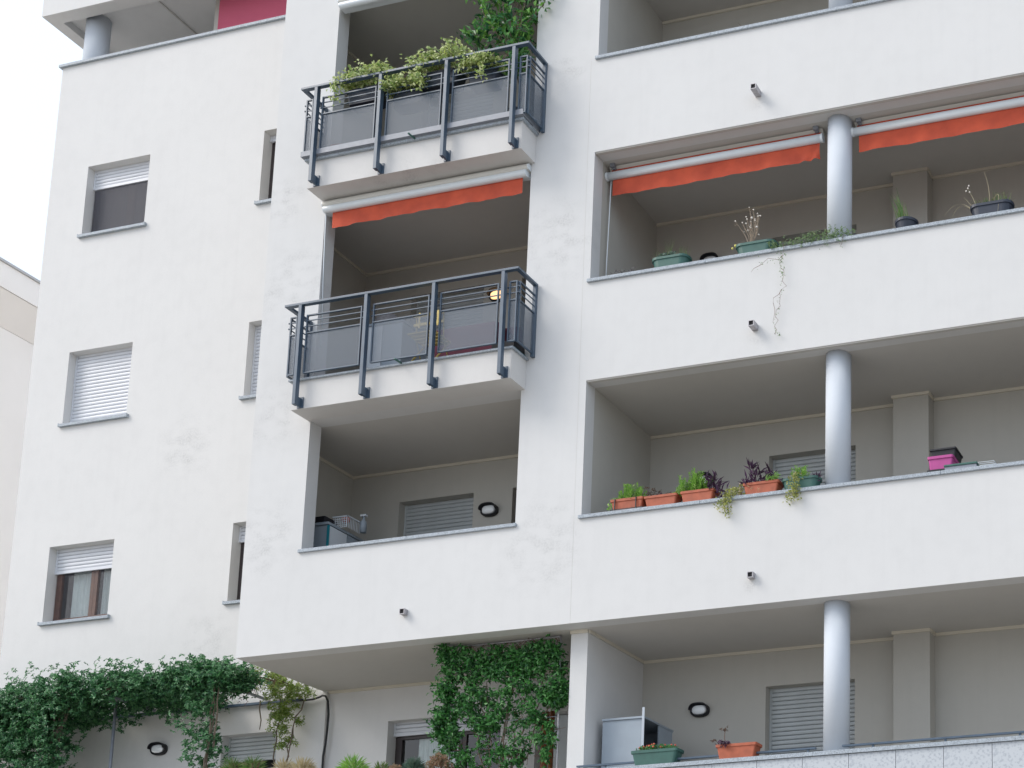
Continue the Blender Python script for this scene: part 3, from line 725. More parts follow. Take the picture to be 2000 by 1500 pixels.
stems(C3, r, [((-1.2 + r.gauss(0, .1), .36, -1.9), (-1.2 + r.gauss(0, .45), .36, -.7 + r.gauss(0, .3))) for _ in range(9)] + [((-1.16, .37, -1.9), (-1.14, .37, -1.0)), ((-1.02, .37, -1.9), (-1.0, .37, -1.1))], .012, M['bark'])
tw = []
for _ in range(150):
    a = Vector((r.uniform(-1.85, -.45), .35, r.uniform(-1.7, -.03))); tw.append((a, a + Vector((r.gauss(0, .12), r.gauss(0, .02), r.gauss(0, .1)))))
for _ in range(40):
    a = Vector((r.uniform(-1.8, -.45), .35, -.03)); tw.append((a, a + Vector((r.gauss(0, .08), r.gauss(0, .02), -r.uniform(.03, .14)))))
stems(C3, r, tw, .0035, M['twig'], 'twigs')
PO = MB().tube([(-1.22, 1.35, -2.9), (-1.20, 1.35, -.62)], .045, 12).tube([(-1.12, 1.35, -2.9), (-1.11, 1.35, -.62)], .03, 10).build('wooden_post', M['pole'], None, smooth=True)
PO['label'] = 'orange varnished timber post behind the trellis climber'; PO['category'] = 'post'
# ---- black hose / cable at the corner
CB = MB().tube([(-5.0, 1.53, -.105), (-4.9, 1.52, -.115), (-4.78, 1.52, -.112), (-4.68, 1.52, -.09), (-4.63, 1.51, -.075), (-4.58, 1.51, -.09), (-4.55, 1.52, -.16), (-4.535, 1.53, -.33), (-4.54, 1.53, -.55), (-4.55, 1.53, -.72), (-4.575, 1.53, -.9), (-4.57, 1.53, -1.6), (-4.57, 1.53, -2.9)], .014, 8).build('cable', M['cable'], None, smooth=True)
CB['label'] = 'thick black cable bending down at the corner under the overhang'; CB['category'] = 'cable'

# ---- small bushes behind the garden parapet
def bush(x, y, z, rad, m, label, blades=True, h=1.0, n=160):
    o = thing('bush', label, 'bush', 'small bushes behind the garden parapet')
    f = foliage(o, m)
    for _ in range(n):
        d = rv(r); d.z = abs(d.z) * 1.2 * h + .15; d.normalize()
        b = Vector((x, y, z - rad)) + Vector((d.x * rad * .3, d.y * rad * .3, 0))
        tip = Vector((x, y, z - rad)) + Vector((d.x * rad, d.y * rad * .8, d.z * rad * 1.2)) * r.uniform(.6, 1.08)
        if blades: leaf(f, tip - d * .06, d + Vector((0, 0, -.3)), Vector((0, -1, 0)), .10, .012)
        else: rosette(f, tip, r, .03, .014, 4)
    f.done()
    stems(o, r, [((x, y, -1.9), (x + r.gauss(0, .05), y, z - rad * .2)) for _ in range(5)], .008, M['twig'])
    return o
bush(-2.96, .1, -1.38, .20, M['l_lime'], 'rounded grassy green bush under the garden door, left of centre', n=420)
bush(-2.62, .15, -1.46, .13, M['l_grass'], 'small loose green tuft just right of the rounded bush', n=150)
bush(-2.40, .12, -1.50, .12, M['l_rose'], 'sparse reddish tuft at the left jamb of the garden door', False, n=120)
bush(-2.13, .1, -1.46, .14, M['l_blue'], 'dome shaped blue green bush below the bright door pane', n=420)
bush(-1.80, .1, -1.44, .16, M['l_rose'], 'pinkish heather like bush beside the trellis', False, n=330)
bush(-3.75, .2, -1.33, .22, M['l_dry'], 'straw coloured dry grass clump below the black cable', n=420)
bush(-4.05, .25, -1.30, .18, M['l_dry'], 'straw coloured grass tuft left of the larger dry clump', n=240)
bush(-4.55, .3, -1.22, .16, M['l_grass'], 'thin green grasses beneath the grey shutter', n=200)
bush(-4.9, .35, -1.2, .16, M['l_grass'], 'low green tuft at the foot of the climber stem', n=180)

# ================================================================= POTS
def rrect(cx, cy, hx, hy, z, rc, n=5):
    pts = []
    for (sx, sy, a0) in ((1, 1, 0), (-1, 1, 90), (-1, -1, 180), (1, -1, 270)):
        for i in range(n + 1):
            a = R(a0 + 90 * i / n); pts.append((cx + sx * (hx - rc) + rc * math.cos(a), cy + sy * (hy - rc) + rc * math.sin(a), z))
    return pts
def trough(parent, cx, cy, z, hx, hy, h, m, rc=.02, taper=.86, name='planter'):
    t = taper; s = MB()
    s.loft([rrect(cx, cy, hx * t, hy * t, z, rc * t), rrect(cx, cy, hx * .975, hy * .96, z + h * .80, rc), rrect(cx, cy, hx * .975, hy * .96, z + h * .80, rc),
            rrect(cx, cy, hx * 1.03, hy * 1.05, z + h * .81, rc), rrect(cx, cy, hx * 1.04, hy * 1.06, z + h, rc), rrect(cx, cy, hx * .97, hy * .94, z + h, rc * .9), rrect(cx, cy, hx * .93, hy * .9, z + h * .86, rc * .9)])
    o = fixn(s.build(name, m, parent)); MB().loft([rrect(cx, cy, hx * .92, hy * .88, z + h * .84, rc * .8), rrect(cx, cy, hx * .92, hy * .88, z + h * .9, rc * .8)]).build('soil', M['soil'], o)
    return o
def roundpot(parent, cx, cy, z, rt, h, m, name='planter'):
    def c(rad, zz, n=24): return [(cx + rad * math.cos(2 * math.pi * i / n), cy + rad * math.sin(2 * math.pi * i / n), zz) for i in range(n)]
    o = fixn(MB().loft([c(rt * .72, z), c(rt * .92, z + h * .78), c(rt * 1.0, z + h * .79), c(rt * 1.02, z + h), c(rt * .93, z + h), c(rt * .88, z + h * .85)]).build(name, m, parent, smooth=False))
    MB().loft([c(rt * .87, z + h * .83), c(rt * .87, z + h * .88)]).build('soil', M['soil'], o); return o
def tuft(f, x, y, z, rx, ry, h, n, L, W, lean=.6, up=1.0):
    for _ in range(n):
        a = r.uniform(0, 6.3); q = math.sqrt(r.random())
        d = Vector((math.cos(a) * q * lean, math.sin(a) * q * lean, up)).normalized()
        hh = h * r.uniform(.35, 1) * (1 - .35 * q)
        p = Vector((x + rx * q * math.cos(a), y + ry * q * math.sin(a), z)) + d * hh
        rosette(f, p, r, L, W, 4, .1)
def spikes(f, x, y, z, rad, n, L, W, lean=1.0, zr=0):
    for _ in range(n):
        a = r.uniform(0, 6.3); d = Vector((math.cos(a) * lean * r.random(), math.sin(a) * lean * r.random(), r.uniform(.2, 1))).normalized()
        leaf(f, Vector((x, y, z + r.uniform(0, zr))) + rv(r, rad), d, Vector((0, -1, .2)), L * r.uniform(.6, 1.1), W, .3)
def shoots(f, x, y, z, rx, ry, h, n, L, W):
    for _ in range(n):
        b = Vector((x + r.uniform(-rx, rx), y + r.uniform(-ry, ry), z)); d = Vector((r.gauss(0, .22), r.gauss(0, .18) - .05, 1)).normalized()
        q = 1 - .55 * abs((b.x - x) / rx) ** 2; hh = h * q * r.uniform(.55, 1.1); k = max(3, int(hh / .022))
        for i in range(k):
            p = b + d * hh * (i + .5) / k; a = r.uniform(0, 6.3)
            for j in range(3): leaf(f, p, Vector((math.cos(a + j * 2.1), math.sin(a + j * 2.1), .55 + .6 * i / k)), Vector((0, 0, 1)), L * r.uniform(.7, 1.1), W)
def trail(f, pts, per, spread, L, W):
    for a, b in zip(pts[:-1], pts[1:]):
        a, b = Vector(a), Vector(b); n = max(1, int((b - a).length * per))
        for i in range(n):
            p = a.lerp(b, (i + r.random()) / n) + rv(r, spread); leaf(f, p, rv(r) + Vector((0, -.5, -.3)), Vector((0, -1, 0)) + rv(r, .4), L * r.uniform(.7, 1.2), W)
def blade(f, a, b, bend, w_=.006, n=7):
    """long thin arching blade"""
    a, b, bend = Vector(a), Vector(b), Vector(bend); k = len(f.v); side = Vector((1, .3, 0)).normalized()
    for i in range(n + 1):
        t = i / n; p = a * (1 - t) ** 2 + bend * 2 * t * (1 - t) + b * t * t; ww = w_ * (1 - t * .85)
        f.v += [tuple(p - side * ww), tuple(p + side * ww)]
    f.f += [(k + 2 * i, k + 2 * i + 1, k + 2 * i + 3, k + 2 * i + 2) for i in range(n)]
ZC = zs + .042
G1 = 'planters on the first floor parapet'
o = thing('potted_plant', 'terracotta trough nearest the wall, full of bright green seedlings', 'planter', G1)
trough(o, .57, .10, ZC, .205, .085, .155, M['terra']); MB().box(.36, .78, .008, .013, ZC + .02, ZC + .03).box(.42, .43, .0, .012, ZC, ZC + .155).box(.69, .70, .0, .012, ZC, ZC + .155).build('wire_holder', M['black'], o)
f = foliage(o, M['l_lime']); shoots(f, .60, .09, ZC + .12, .17, .06, .22, 46, .045, .016); tuft(f, .42, .1, ZC + .13, .07, .05, .10, 30, .03, .012); spikes(f, .35, .03, ZC + .05, .02, 14, .05, .02); f.done()
o = thing('potted_plant', 'terracotta trough with sparse reddish sprigs, second from the wall', 'planter', G1)
trough(o, 1.0, .10, ZC, .205, .085, .145, M['terra']); f = foliage(o, M['l_red']); tuft(f, .86, .1, ZC + .12, .05, .05, .2, 26, .03, .013); tuft(f, 1.05, .1, ZC + .12, .14, .05, .07, 40, .03, .012); f.done()
f = foliage(o, M['l_purp'], 'purple_leaves'); spikes(f, 1.02, .1, ZC + .13, .03, 14, .07, .015); f.done()
o = thing('potted_plant', 'terracotta trough with bright green foliage on its left and purple leaves on its right', 'planter', G1)
trough(o, 1.46, .10, ZC, .205, .085, .15, M['terra']); f = foliage(o, M['l_lime']); shoots(f, 1.40, .09, ZC + .12, .19, .06, .26, 58, .045, .016); tuft(f, 1.20, .1, ZC + .13, .05, .05, .14, 26, .03, .013); f.done()
f = foliage(o, M['l_purp'], 'purple_leaves')
for cx, cz, q in ((1.62, .26, .03), (1.70, .18, .03), (1.74, .08, .03), (1.60, .16, .04), (1.76, .02, .02)): spikes(f, cx, .06, ZC + cz, q, 17, .13, .022, 1.3)
f.done()
o = thing('potted_plant', 'terracotta trough crowded with tall purple leaves, nearest the column', 'planter', G1)
trough(o, 2.25, .10, ZC, .215, .085, .155, M['terra']); f = foliage(o, M['l_purp'])
for cx, cz, q in ((2.12, .18, .04), (2.16, .28, .02), (2.10, .36, .012), (2.30, .20, .04), (2.36, .22, .04), (2.24, .16, .05), (2.05, .15, .02)): spikes(f, cx, .10, ZC + cz, q, 18, .13, .022, 1.2)
f.done(); f = foliage(o, M['l_lime'], 'green_leaves'); tuft(f, 2.38, .06, ZC + .13, .06, .04, .14, 32, .035, .016); f.done()
f = foliage(o, M['l_dry'], 'straw'); trail(f, [(2.08, .0, ZC + .12), (2.3, .0, ZC + .02), (2.42, .0, ZC + .01)], 40, .02, .06, .005); f.done()
o = thing('potted_plant', 'dark green oval trough with a hanging yellowish plant, touching the column', 'planter', G1)
trough(o, 2.72, .10, ZC, .22, .09, .15, M['greenp'], .07); f = foliage(o, M['l_lime']); shoots(f, 2.72, .05, ZC + .12, .10, .05, .20, 18, .04, .016); f.done()
f = foliage(o, M['l_sedum'], 'trailing_stems'); trail(f, [(2.70, -.02, ZC + .16), (2.68, -.05, ZC - .02), (2.63, -.05, ZC - .12)], 620, .034, .036, .019); trail(f, [(2.70, -.05, ZC + .0), (2.74, -.05, ZC - .14)], 320, .024, .034, .018); trail(f, [(2.6, -.04, ZC - .05), (2.56, -.04, ZC - .1)], 120, .02, .028, .014); f.done()
f = foliage(o, M['l_purp'], 'purple_leaves'); spikes(f, 2.52, .1, ZC + .14, .03, 14, .09, .018, 1.2); spikes(f, 2.92, .07, ZC + .13, .025, 16, .09, .018, 1.3); f.done()
o = thing('trailing_plant', 'yellow green sedum tumbling over the first floor parapet between the troughs', 'plant')
f = foliage(o, M['l_sedum']); trail(f, [(1.98, .06, ZC + .08), (1.90, -.03, ZC + .03), (1.84, -.05, ZC - .08), (1.88, -.05, ZC - .20)], 620, .034, .036, .019)
trail(f, [(1.82, -.05, ZC - .02), (1.76, -.05, ZC - .13)], 260, .022, .034, .017); trail(f, [(2.0, .0, ZC + .1), (1.86, -.04, ZC + .02)], 480, .034, .034, .018); f.done()
stems(o, r, [((1.95, .05, ZC), (1.86, -.05, ZC - .18)), ((1.9, 0, ZC), (1.78, -.05, ZC - .1))], .003, M['twig'])
o = thing('figurine', 'small standing garden figurine beside the purple trough', 'ornament')
s = MB(); s.loft([[(1.965 + q * math.cos(a * .785), .10 + q * math.sin(a * .785), ZC + z) for a in range(8)] for z, q in ((0, .028), (.06, .024), (.12, .022), (.15, .012), (.17, .010), (.18, .016), (.20, .017), (.215, .006))]); fixn(s.build('body', M['drytwig'], o, smooth=True))
# terrace clutter on the right of the first floor
G2 = 'boxes stacked on the first floor parapet'
o = thing('crate', 'black folding crate lying under the magenta basin', 'crate', G2)
trough(o, 4.34, .28, ZC, .15, .13, .10, M['black'], .02, .95, 'body')
o = thing('basin', 'magenta plastic basin on the first floor parapet', 'basin', G2)
trough(o, 4.34, .28, ZC + .10, .145, .125, .16, M['magenta'], .02, .88, 'body')
o = thing('crate', 'black crate resting on top of the magenta basin', 'crate', G2)
trough(o, 4.36, .33, ZC + .262, .15, .14, .10, M['black'], .015, .9, 'body')
o = thing('tray', 'dark upturned tray on the parapet right of the magenta basin', 'tray', G2)
MB().box(4.44, 4.80, .0, .20, ZC, ZC + .045).build('body', M['zinc'], o); MB().box(4.43, 4.81, -.01, .21, ZC + .046, ZC + .070).build('rim', M['greenp'], o, bevel=.005)
o = thing('drying_rack', 'thin white wire rack folded behind the dark tray', 'rack')
for i in range(5): MB().tube([(4.5, .08 + i * .05, ZC + .09 + .004 * i), (4.98, .08 + i * .05, ZC + .09 + .004 * i)], .0035, 5).build('wire', M['awn'], o)
MB().tube([(4.98, .08, ZC + .09), (4.98, .30, ZC + .105), (5.07, .15, ZC)], .004, 5).build('frame', M['awn'], o)

# second floor parapet
ZD = ZC + 3; G3 = 'planters on the second floor parapet'
o = thing('potted_plant', 'green oval trough with a pale succulent and wisps of grass, nearest the wall', 'planter', G3)
trough(o, 1.02, .11, ZD, .235, .10, .155, M['greenp'], .09); f = foliage(o, M['l_blue']); tuft(f, .98, .10, ZD + .12, .11, .05, .13, 60, .035, .024); f.done()
f = foliage(o, M['l_grass'], 'grass')
for _ in range(55): x = r.uniform(.82, 1.24); blade(f, (x, .1, ZD + .13), (x + r.gauss(0, .05), .1 + r.gauss(0, .03), ZD + .13 + r.uniform(.06, .2) + (.12 if abs(x - 1.0) < .03 else 0)), (x, .1, ZD + .2), .004, 4)
f.done()
o = thing('potted_plant', 'green oval trough holding a tall dried flower stalk, mid parapet', 'planter', G3)
trough(o, 2.12, .11, ZD, .25, .10, .155, M['greenp'], .09)
f = MB()
root_ = Vector((2.04, .1, ZD + .13))
heads = []
for _ in range(11):
    tip = Vector((2.02 + r.uniform(-.22, .12), .1 + r.gauss(0, .04), ZD + r.uniform(.42, .63))); mid = root_.lerp(tip, .5) + Vector((.03, 0, -.02)); f.tube([root_, mid, tip], [.005, .003, .0016], 5); heads.append(tip)
    for _ in range(3): b = mid.lerp(tip, r.random()) + rv(r, .035); f.tube([mid.lerp(tip, r.random()), b], .0015, 4); heads.append(b)
f.build('dry_stalks', M['drytwig'], o, kind='stuff')
f = MB()
for h_ in heads[::2]: f.sphere(h_, r.uniform(.007, .015), 7, 4)
f.build('seed_heads', M['flower'], o, smooth=True, kind='stuff')
f = MB(); f.sphere((1.87, .05, ZD + .16), .018, 8, 5); f.sphere((1.84, .03, ZD + .12), .014, 8, 5); f.build('yellow_blossoms', M['flowery'], o, smooth=True)
o = thing('trailing_plant', 'fine leaved creeper growing along the second floor coping and hanging down the wall', 'plant')
f = foliage(o, M['l_creep'])
for _ in range(70):
    x = r.uniform(2.3, 3.35); z = ZD + r.uniform(.0, .09) * (1.2 if x > 2.6 else .7)
    for _ in range(8): rosette(f, Vector((x, .0, z)) + rv(r, .03), r, .022, .012, 4)
vine = [(2.52, -.045, ZD + .02), (2.50, -.045, ZD - .12), (2.49, -.05, ZD - .28), (2.52, -.045, ZD - .40), (2.50, -.045, ZD - .55), (2.48, -.05, ZD - .72), (2.43, -.045, ZD - .88), (2.42, -.045, ZD - 1.0), (2.44, -.05, ZD - 1.1)]
trail(f, vine[:4], 150, .024, .024, .012); trail(f, vine[3:], 40, .010, .022, .010); trail(f, [(2.52, -.045, ZD - .12), (2.35, -.045, ZD - .17), (2.25, -.045, ZD - .19), (2.22, -.045, ZD - .05)], 40, .018, .02, .01)
trail(f, [(2.25, -.045, ZD - .2), (2.12, -.045, ZD - .27)], 14, .01, .02, .01)
trail(f, [(3.25, -.04, ZD), (3.23, -.045, ZD - .14)], 60, .012, .02, .01); trail(f, [(3.05, -.04, ZD), (3.02, -.045, ZD - .12)], 70, .04, .02, .01)
trail(f, [(2.44, -.05, ZD - 1.05), (2.49, -.05, ZD - 1.13)], 120, .008, .024, .012)
f.done()
stems(o, r, [(vine[i], vine[i + 1]) for i in range(len(vine) - 1)] + [(vine[4], (2.40, -.045, ZD - .7)), ((2.40, -.045, ZD - .7), (2.40, -.045, ZD - .95)), ((2.52, -.045, ZD - .12), (2.25, -.045, ZD - .19)), ((2.25, -.045, ZD - .19), (2.12, -.045, ZD - .27)), ((3.05, .0, ZD), (3.03, -.03, ZD + .20)), ((2.95, .0, ZD), (2.88, -.03, ZD + .13)), ((3.25, 0, ZD + .05), (3.22, -.045, ZD - .13))], .0028, M['twig'])
o = thing('potted_plant', 'round black pot with upright green grass, right of the column', 'planter', G3)
roundpot(o, 3.97, .12, ZD, .135, .14, M['navy']); f = foliage(o, M['l_grass'])
for _ in range(46): a = Vector((3.93 + r.gauss(0, .025), .12 + r.gauss(0, .02), ZD + .12)); q = r.uniform(.1, .42); blade(f, a, a + Vector((-.10 * q + r.gauss(0, .16) * q - .02, r.gauss(0, .06), q)), a + Vector((r.gauss(0, .01), 0, q * .55)), .006)
for dx, q in ((-.16, .40), (-.12, .3)): a = Vector((3.92, .12, ZD + .1)); blade(f, a, a + Vector((dx, 0, q)), a + Vector((dx * .4, 0, q * .5)), .005)
f.done()
o = thing('potted_plant', 'black oval trough with arching dry grass, at the right edge', 'planter', G3)
trough(o, 4.99, .12, ZD, .245, .105, .165, M['navy'], .095); f = foliage(o, M['l_grass'])
for _ in range(130): x = r.uniform(4.80, 5.2); blade(f, (x, .12, ZD + .13), (x + r.gauss(0, .04), .1 + r.gauss(0, .04), ZD + .15 + r.uniform(.03, .13) * (1.4 if x > 5.0 else 1)), (x, .1, ZD + .18), .005, 4)
f.done(); f = foliage(o, M['l_dry'], 'dry_blades')
for a, b, c in (((4.78, .1, ZD + .13), (4.44, .05, ZD + .10), (4.60, .08, ZD + .36)), ((4.78, .1, ZD + .13), (4.52, .05, ZD - .0), (4.58, .08, ZD + .34)), ((4.95, .1, ZD + .13), (4.90, .1, ZD + .62), (4.99, .1, ZD + .35)), ((4.97, .1, ZD + .14), (5.08, 0, ZD - .02), (5.12, .06, ZD + .48)), ((4.80, .1, ZD + .14), (4.66, .1, ZD + .33), (4.74, .1, ZD + .22)), ((4.82, .1, ZD + .14), (4.70, .1, ZD + .44), (4.78, .1, ZD + .3))): blade(f, a, b, c, .006, 12)
f.done(); s = MB()
for q in ((4.71, .1, ZD + .43), (4.69, .1, ZD + .40), (4.73, .1, ZD + .38), (4.72, .1, ZD + .46)): s.sphere(q, .011, 6, 4)
s.build('seed_heads', M['flower'], o, smooth=True, kind='stuff')
o = thing('dead_plant', 'grey withered clump on the second floor coping near the wall', 'plant')
f = foliage(o, M['l_dead']); 
for _ in range(60): rosette(f, Vector((.42 + r.gauss(0, .085), .06, ZD + .03 + abs(r.gauss(0, .035)))), r, .022, .010, 4)
f.done()
o = thing('sprig', 'dark twiggy sprig poking above the topmost parapet', 'plant')
MB().tube([(1.95, .12, ZD + 3.0), (1.9, .1, ZD + 3.07), (1.83, .08, ZD + 3.15)], [.006, .004, .001], 5).tube([(1.97, .12, ZD + 3.0), (2.0, .1, ZD + 3.09)], [.004, .001], 5).tube([(1.93, .12, ZD + 3.02), (1.80, .08, ZD + 3.09)], [.004, .001], 5).build('stem', M['twig'], o)

# ground floor loggia
ZG = -1.755; G4 = 'planters on the ground floor parapet'
o = thing('potted_plant', 'green trough with coral red flowers in front of the grey cabinet', 'planter', G4)
trough(o, 1.03, .06, ZG, .28, .09, .17, M['greenp'], .03); f = foliage(o, M['l_trel']); tuft(f, 1.03, .05, ZG + .15, .24, .06, .10, 130, .03, .016); f.done()
s = MB()
for _ in range(30): s.sphere((1.03 + r.uniform(-.22, .24), r.uniform(-.03, .06), ZG + r.uniform(.1, .24)), r.uniform(.008, .016), 6, 4)
s.build('blossoms', M['flowerr'], o, smooth=True, kind='stuff')
o = thing('potted_plant', 'terracotta trough with a dark rosette and one tall stalk', 'planter', G4)
trough(o, 2.02, .06, ZG, .235, .085, .165, M['terra'], .015); f = foliage(o, M['l_purp']); tuft(f, 1.86, .0, ZG + .11, .06, .04, .12, 55, .03, .020); f.done()
f = MB(); f.tube([(1.86, .03, ZG + .15), (1.86, .03, ZG + .30), (1.87, .03, ZG + .37)], .0035, 5); f.tube([(1.82, .03, ZG + .14), (1.76, .03, ZG + .22), (1.72, .03, ZG + .25)], .003, 5); f.build('stalk', M['twig'], o)
f = foliage(o, M['l_red'], 'tips'); tuft(f, 1.86, .03, ZG + .34, .03, .02, .05, 12, .022, .012, 1.0, .3); tuft(f, 1.73, .03, ZG + .22, .02, .02, .03, 7, .02, .01, 1, .3); f.done()
# cabinets
o = thing('cabinet', 'low grey metal cabinet with one door ajar on the ground floor loggia', 'cabinet')
MB().box(.10, .60, .50, .52, -2.6, -1.06).box(.10, .60, 1.18, 1.2, -2.6, -1.06).box(.08, .10, .50, 1.2, -2.6, -1.06).build('body', M['cab'], o)
MB().box(.08, .62, .48, 1.22, -1.058, -1.035).build('top', M['cab'], o); MB().box(.101, .58, .521, 1.179, -1.5, -1.48).build('shelf', M['cabw'], o)
d = MB().obox((.60 + .085, .50 - .155, -1.52), (.085, -.155, 0), (.011, .006, 0), (0, 0, .50)); d.build('door', M['cabw'], o)
MB().box(.60, .615, .86, 1.2, -2.6, -1.06).build('door', M['cab'], o)
MB().box(.102, .11, .521, 1.179, -2.6, -1.06).build('interior_shade_sheet', M['dark'], o)  # near-black sheet paints in the shade inside the open cabinet
o = thing('cabinet', 'grey utility cabinet in the corner under the lower balcony', 'cabinet')
MB().box(-4.42, -3.90, .52, 1.25, .34, 1.84).build('body', M['cab'], o); MB().box(-4.43, -3.88, .50, 1.27, 1.842, 1.875).build('top', M['cab'], o)
MB().box(-3.899, -3.885, .53, .86, .36, 1.83).build('door', M['cabw'], o); MB().box(-3.899, -3.885, .875, 1.24, .36, 1.83).build('door', M['cab'], o)
MB().box(-3.90, -3.87, .505, .52, .36, 1.83).build('edge_strip', M['teal'], o)
zt = 1.876
o = thing('storage_box', 'black box on the utility cabinet in the corner', 'box'); MB().box(-4.4, -3.98, .55, .8, zt, zt + .11).build('body', M['black'], o, bevel=.01)
o = thing('basket', 'white lattice basket with an orange item on the utility cabinet', 'basket')
s = MB(); bx, by = -3.99, .72
for i in range(8): s.box(bx + .027 * i, bx + .027 * i + .006, by, by + .006, zt, zt + .14)
for i in range(5): s.box(bx, bx + .20, by - .002, by + .004, zt + .028 * i, zt + .028 * i + .006)
for i in range(9): s.box(bx + .20, bx + .206, by + .03 * i, by + .03 * i + .006, zt, zt + .14)
s.box(bx - .01, bx + .22, by - .008, by + .01, zt + .14, zt + .155); s.box(bx + .205, bx + .222, by - .008, by + .27, zt + .14, zt + .155); s.build('lattice', M['cabw'], o)
s = MB(); s.sphere((bx + .1, by + .1, zt + .15), .06, 10, 6, (1, 1, .9)); s.build('contents', M['orange'], o, smooth=True)
o = thing('spray_bottle', 'pale spray bottle standing behind the lattice basket', 'bottle')
s = MB(); s.loft([[(-3.72 + q * math.cos(a * .524), .95 + q * math.sin(a * .524), zt + z) for a in range(12)] for z, q in ((0, .04), (.14, .04), (.18, .015), (.22, .015))]); fixn(s.build('bottle', M['cab'], o, smooth=True)); MB().box(-3.76, -3.68, .93, .97, zt + .22, zt + .245).build('trigger', M['cabw'], o)
o = thing('watering_can', 'small dark can behind the parapet beside the utility cabinet', 'can')
s = MB().tube([(-3.36, .8, 1.25), (-3.36, .8, 1.50)], .06, 14).tube([(-3.30, .8, 1.5), (-3.24, .78, 1.53)], .015, 8); s.build('body', M['navy'], o)

# ================================================================= LOWER BALCONY CONTENTS
ZB = 3.385
o = thing('folding_chair', 'yellow folding chair on the lower balcony', 'chair')
cx, cy = -2.16, -.02
for s_ in (-1, 1):
    x = cx + s_ * .19
    MB().tube([(x, cy + .22, ZB), (x, cy, ZB + .45), (x, cy - .02, ZB + .80)], .008, 8).build('leg', M['yellow'], o, smooth=True)
    MB().tube([(x * 1 + s_ * -.02, cy - .2, ZB), (x - s_ * .02, cy + .16, ZB + .48)], .010, 8).build('leg', M['yellow'], o, smooth=True)
for i in range(5): MB().box(cx - .19, cx + .19, cy - .18 + i * .07, cy - .125 + i * .07, ZB + .45, ZB + .465).build('seat_slat', M['yellow'], o)
for i, zz in enumerate((.63, .75)):
    MB().box(cx - .21, cx + .21, cy - .045, cy - .03, ZB + zz, ZB + zz + .034).build('back_slat', M['yellow'], o)
for xx in (-.13, 0, .13): MB().box(cx + xx - .012, cx + xx + .012, cy - .05, cy - .046, ZB + .60, ZB + .80).build('back_bar', M['yellow'], o)
o = thing('bench', 'long bench draped with maroon cloth on the lower balcony', 'bench')
MB().box(-2.38, -1.46, .32, .8, ZB, ZB + .80).build('seat', M['maroon'], o, bevel=.05)
MB().box(-2.38, -1.46, .801, .9, ZB, ZB + .98).build('backrest', M['maroon'], o, bevel=.04)
o = thing('cabinet', 'pale grey cupboard behind the lower balcony railing', 'cabinet')
MB().box(-3.72, -3.42, .70, 1.2, ZB, ZB + 1.22).build('door', M['cabw'], o); MB().box(-3.41, -3.12, .70, 1.2, ZB, ZB + 1.22).build('body', M['cab'], o); MB().box(-3.74, -3.10, .68, 1.22, ZB + 1.221, ZB + 1.25).build('top', M['cab'], o)
o = thing('bag', 'grey cloth bag lying on the pale cupboard', 'bag'); s = MB(); s.sphere((-3.5, .9, ZB + 1.36), .17, 14, 8, (1.1, .8, .75)); s.build('body', M['grey'], o, smooth=True)
o = thing('towel', 'dark maroon towel hanging at the left of the lower balcony', 'towel')
fixn(valance(-4.0, -3.5, 1.3, ZB + 1.15, ZB + .6, 4, .02).build('cloth', M['maroon'], o, smooth=True)); MB().tube([(-4.2, 1.29, ZB + 1.15), (-3.4, 1.29, ZB + 1.15)], .01, 6).build('rail', M['zinc'], o)
o = thing('storage_crate', 'teal and black crate in the right corner of the lower balcony', 'crate')
MB().box(-1.15, -.83, -.25, .0, ZB + .006, ZB + .05).build('rim', M['teal'], o); MB().box(-1.14, -.84, -.24, -.01, ZB + .051, ZB + .14).build('body', M['black'], o)
o = thing('white_pipe', 'bent white pipe at the left end of the lower balcony', 'pipe'); MB().tube([(-3.81, .06, 4.02), (-3.81, .06, 4.16), (-3.81, .0, 4.21)], .008, 8).build('tube', M['awn'], o)

# ================================================================= UPPER BALCONY CONTENTS
ZU = 6.40
G5 = 'dark railing planters on the upper balcony'
def ivybox(x0, x1, label, drape, seed, zt=7.03, spill=.1, high=.16, mx=.05, ms=0):
    o = thing('railing_planter', label, 'planter', G5)
    cx = (x0 + x1) / 2
    trough(o, cx, -.22, zt - .06, (x1 - x0) / 2, .10, .20, M['navy'], .03, .9)
    f = foliage(o, M['l_ivy'])
    n = int((x1 - x0) * 560); hw = (x1 - x0) / 2 + mx
    for _ in range(n):
        u = r.uniform(-1, 1); x = cx + ms + hw * u; q = max(0, 1 - u * u * .75) * (.8 + .2 * math.sin(x * 11 + seed))
        z = zt + .15 + r.random() ** .8 * high * q + abs(r.gauss(0, .012)); y = -.31 + r.gauss(0, .07)
        for _ in range(4): leaf(f, Vector((x, y, z)) + rv(r, .03), rv(r) + Vector((0, -.5, .1)), Vector((0, -.8, .6)), r.uniform(.04, .062), r.uniform(.03, .044))
    for x, ln in drape:
        trail(f, [(x, -.38, zt + .2), (x + r.gauss(0, .02), -.46, zt + .1), (x + r.gauss(0, .03), -.46, zt + .1 - ln)], 260, .035, .045, .032)
    f.done()
    stems(o, r, [((x, -.25, zt + .1), (x + r.gauss(0, .05), -.40, zt + .3)) for x in [r.uniform(x0, x1) for _ in range(10)]], .003, M['twig'])
    return o
ivybox(-3.36, -2.86, 'dark planter of variegated foliage at the left end of the upper railing', [(-3.42, .16)], 1, zt=7.13, high=.30, mx=.14, ms=.07)
ivybox(-2.70, -2.25, 'low variegated planter between the two fuller ones', [], 4, zt=6.98, high=.06)
ivybox(-2.28, -1.75, 'dark planter with the fullest variegated foliage in the middle of the upper railing', [(-2.2, .26)], 2, zt=7.15, high=.34, mx=.17, ms=.03)
